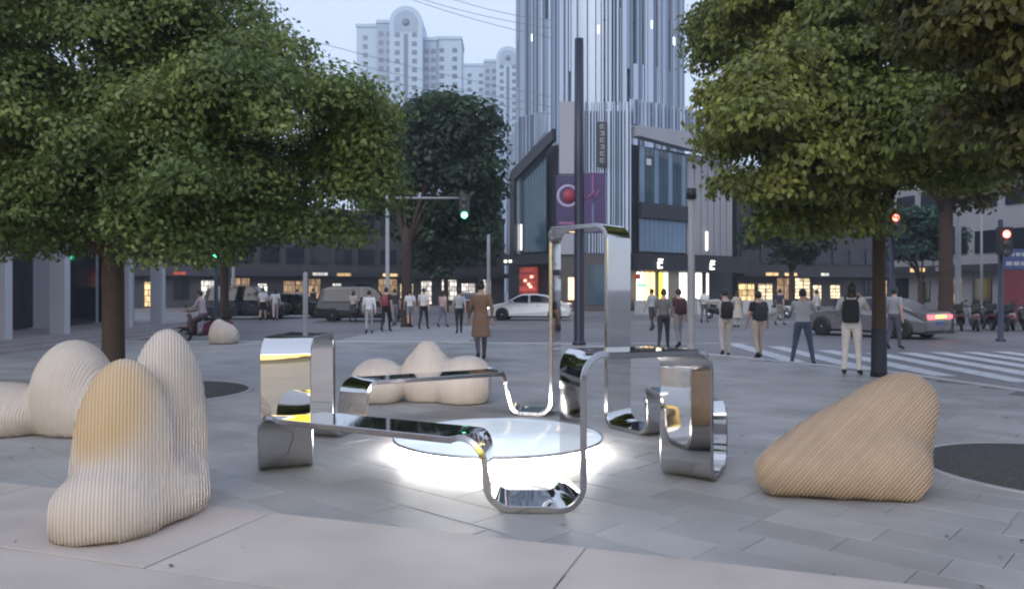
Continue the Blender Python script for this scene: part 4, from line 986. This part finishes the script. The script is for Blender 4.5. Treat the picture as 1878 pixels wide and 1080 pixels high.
    for s in 'lr':
        put('hip' + s, 'kne' + s, .08, lambda q: np.where((q > .85) & shorts, 2, 1)); put('kne' + s, 'ank' + s, .05, lambda q: np.where(q > .93, 3, 2 if shorts else 1)); put('ank' + s, 'toe' + s, .04, lambda q: np.full(n, 3))
        put('sho' + s, 'elb' + s, .05, lambda q: np.where((q > .7) & (sleeve == 'short'), 2, 0)); put('elb' + s, 'wri' + s, .035, lambda q: np.where(q > (.9 if sleeve == 'long' else -1), 2, 0)); put('wri' + s, 'pal' + s, .03, lambda q: np.full(n, 2))
    hd_ = np.linalg.norm(P - J['hea'], axis=1) < .135 * S; mi[hd_] = 2
    if coat or skirt:
        rad_ = np.hypot(P[:, 0], P[:, 1]); zc = (P[:, 2] < 1.0 * S) & (P[:, 2] > (coat or skirt) * S - .02) & (np.abs(P[:, 0]) < .24 * S); mi[zc & (mi != 2)] = 0 if coat else 1
    me.polygons.foreach_set('material_index', mi.astype(np.int32)); me.polygons.foreach_set('use_smooth', np.ones(n, bool)); me.update()
    link('body', me, t)
    # hair, eyes
    hm = MB(); rings = []
    for k in range(9):
        th = R(4 + 112 * k / 8); ring = []
        for j in range(18):
            ph = 2 * math.pi * j / 18; fr = max(0, math.sin(ph)); thj = th * (1 - .42 * fr) ; r = 1.11 + (.03 * math.sin(5 * ph + k))
            ring.append(Vector(hc) + Vector((.077 * math.sin(thj) * math.cos(ph) * r, .092 * math.sin(thj) * math.sin(ph) * r - .006, .114 * math.cos(thj) * r)) * S)
        rings.append(ring)
    if hair == 'long':
        for k in range(4):
            rings.append([Vector(hc) + Vector((.082 * math.cos(2 * math.pi * j / 18), -.045 + .062 * math.sin(2 * math.pi * j / 18) * (1 if math.sin(2 * math.pi * j / 18) < 0 else .3), -.06 - .075 * k)) * S for j in range(18)])
    hm.loft(rings)
    if hair == 'bun': hm.sphere(hc + np.array((0, -.07, .11)) * S, .055 * S, 12, 8)
    hm.build('hair', M_hair, t)
    em = MB()
    for sg in (-1, 1): em.sphere(hc + np.array((sg * .03, .086, .012)) * S, (.011 * S, .007 * S, .007 * S), 8, 6)
    em.build('eyes', M_hair, t)
    if bag:
        bgm = MB(); rings = []
        for z, rx, ry in ((.98, .12, .06), (1.02, .15, .09), (1.2, .155, .10), (1.36, .14, .08), (1.41, .09, .04)):
            rings.append([Vector((rx * S * (abs(math.cos(j * math.pi / 8)) ** .6) * math.copysign(1, math.cos(j * math.pi / 8)), (-.16 + ry * math.sin(j * math.pi / 8) + lean * .3) * S, z * S)) for j in range(16)])
        bgm.loft(rings)
        for sg in (-1, 1): bgm.tube([(sg * .1 * S, -.12 * S, 1.40 * S), (sg * .11 * S, 0, 1.47 * S), (sg * .12 * S, .12 * S, 1.36 * S), (sg * .13 * S, .10 * S, 1.1 * S), (sg * .13 * S, -.1 * S, 1.02 * S)], .016 * S, 6)
        bgm.build('backpack', cloth(bag), t)
    return t
W_, K_, GR = (.70, .70, .72), (.018, .018, .022), (.30, .31, .34)
def at_foot(px, py):
    p = gp(px, py, ROAD)
    if inside(p.x, p.y): p = gp(px, py, 0)
    return p
BACK, FRONT, LFT, RGT = 0.0, math.pi, R(90), R(-90)     # facing away from / towards the viewer, to the left, to the right
person('person in white tee and black shorts, leftmost of the far walkers', at_foot(482, 588), BACK, W_, K_, 1.78, step=.12, shorts=True)
person('person in white top and pale pink trousers walking beside the far vans', at_foot(505, 588), R(20), W_, (.55, .43, .42), 1.72, step=.2, hair='long')
person('person in a long white dress standing in the far street', at_foot(595, 577), FRONT, W_, W_, 1.75, skirt=.2, hair='long', sleeve='long')
person('person in light grey clothes right of the long white dress', at_foot(613, 580), R(30), (.5, .5, .53), (.45, .45, .48), 1.72, step=.15)
person('person in white top and black trousers, small, left of the people carrier', at_foot(628, 579), R(-40), W_, K_, 1.7, step=.18)
person('person in white jacket and grey trousers walking away from the crossing kerb', at_foot(677, 612), R(8), W_, (.33, .32, .33), 1.66, step=.16, sleeve='long')
person('person all in black with light collar beside the white jacket', at_foot(708, 608), R(-12), K_, K_, 1.78, step=.14, bag=(.25, .06, .08))
person('person in white shirt and grey shorts left of the black-trousered walker', at_foot(752, 600), R(15), W_, (.22, .22, .24), 1.68, step=.1, shorts=True)
person('person in white top and black trousers striding in mid crossing', at_foot(777, 604), R(-10), (.62, .60, .60), K_, 1.76, step=.24)
person('person in grey patterned top and black trousers left of the tan coat', at_foot(842, 611), R(10), (.34, .35, .37), K_, 1.70, step=.16)
person('person in long tan coat with hair in a bun near the far kerb', at_foot(882, 661), R(12), (.24, .145, .095), (.10, .09, .11), 1.76, step=.16, coat=.52, sleeve='long', hair='bun')
person('person in grey-green jacket and dark trousers left of the red patterned top', at_foot(1217, 642), R(-18), (.14, .145, .14), (.03, .03, .04), 1.72, step=.16, sleeve='long')
person('person in dark red top with a backpack next to the light grey pole', at_foot(1245, 637), R(20), (.12, .045, .05), (.28, .26, .27), 1.72, step=.1, bag=(.05, .02, .025))
person('person with black backpack stretching one arm out to the left', at_foot(1330, 655), BACK, (.46, .44, .43), (.46, .42, .40), 1.72, step=.06, arms=('side', 'phone'), bag=K_, sleeve='long')
person('person in black tee and beige trousers with small backpack at the crossing', at_foot(1391, 658), R(8), K_, (.44, .36, .32), 1.66, step=.1, bag=(.03, .035, .045))
person('person in pale grey shirt and blue jeans standing legs apart with phone up', at_foot(1472, 671), R(-25), (.42, .42, .45), (.06, .085, .13), 1.72, spread=.13, arms=('phone', 'phone'), sleeve='long')
person('person in white with black bag holding a phone up left of the slim trunk', at_foot(1562, 688), R(-30), (.68, .66, .67), (.62, .57, .56), 1.72, spread=.03, arms=('phone', 'phone'), sleeve='long', hair='long', bag=K_)
person('person in grey top half hidden behind the slim wrapped trunk', at_foot(1640, 640), R(-60), (.34, .34, .37), (.1, .1, .13), 1.76, step=.1)
person('small dark-clad walker far right in front of the red hoarding', at_foot(1726, 600), LFT, (.05, .05, .08), K_, 1.7, step=.15)
person('person in pale blue shirt far left of centre behind the grey pole', at_foot(545, 575), R(30), (.42, .46, .55), (.12, .12, .15), 1.7, step=.12)
person('person in dark jacket between the black saloon and the white dress', at_foot(574, 578), R(-20), (.06, .06, .07), (.2, .19, .2), 1.74, step=.15, sleeve='long')
person('person in cream top and dark skirt beside the people carrier', at_foot(648, 590), R(-15), (.55, .50, .45), (.05, .05, .06), 1.62, step=.1, skirt=.5, hair='long')
person('person in dark tee close behind the all-black walker', at_foot(724, 597), R(25), (.05, .05, .06), (.24, .24, .27), 1.72, step=.14)
person('person in pink top walking left of the grey patterned top', at_foot(812, 600), R(-35), (.50, .36, .37), (.16, .16, .2), 1.64, step=.16, hair='long')
person('person in light grey hoodie behind the grey-green jacket', at_foot(1196, 606), R(30), (.38, .38, .40), (.05, .05, .06), 1.72, step=.14, sleeve='long')
person('person in white tee far behind the light grey pole', at_foot(1292, 592), R(-30), W_, (.1, .1, .12), 1.7, step=.15)
person('person in beige dress far behind the black backpack', at_foot(1352, 600), R(20), (.48, .42, .36), (.48, .42, .36), 1.62, skirt=.45, hair='long')
person('person in navy top far behind the person in jeans', at_foot(1430, 596), R(-50), (.04, .05, .09), (.22, .21, .2), 1.72, step=.16)
person('person in pale top far left of the dark grey saloon', at_foot(1498, 600), R(40), (.52, .50, .50), (.14, .14, .17), 1.68, step=.12)
person('rider in pinkish grey top sitting on the maroon scooter', (rider_loc.x, rider_loc.y, ROAD), R(82), (.36, .30, .32), (.10, .06, .08), 1.7, sit=True, arms=('fwd', 'fwd'), sleeve='long', lean=.18, zoff=-.03, hair='short')

# ---------------------------------------------------------------- fallen leaves and grit on the paving
rl = np.random.default_rng(77); n_l = 170
lx = rl.uniform(-7, 7, n_l); ly = rl.uniform(4.0, 15, n_l) ; q_ = rl.uniform(0, 6.28, n_l); sz = rl.uniform(.012, .035, n_l)
V = []
for x, y, a, z in zip(lx, ly, q_, sz):
    for k, (du, dv, dz) in enumerate(((-1, 0, .0), (0, .45, .25), (1, 0, .1), (0, -.45, .2))):
        V.append((x + z * (du * math.cos(a) - dv * math.sin(a)), y + z * (du * math.sin(a) + dv * math.cos(a)), .011 + dz * z))
tag(link('fallen_leaves', fast_mesh('fallen_leaves', V, np.arange(n_l * 4).reshape(n_l, 4), mat('dry_leaf', (.10, .07, .04), .8, var=.2, island=.6))), 'scattered dry fallen leaves on the paving', 'leaves', kind='stuff')

# ---------------------------------------------------------------- evening haze
hz_m = bpy.data.materials.new('evening_haze'); hz_m.use_nodes = True; hn = hz_m.node_tree.nodes; hn.remove(hn['Principled BSDF'])
pvn = hn.new('ShaderNodeVolumePrincipled'); pvn.inputs['Color'].default_value = (0.86, 0.92, 1.0, 1); pvn.inputs['Density'].default_value = 0.0010; pvn.inputs['Anisotropy'].default_value = 0.2
hz_m.node_tree.links.new(pvn.outputs[0], hn['Material Output'].inputs['Volume'])
m = MB(); m.box(-905, 905, -905, 905, -1.15, 135)
tag(m.build('haze', hz_m), kind='stuff')
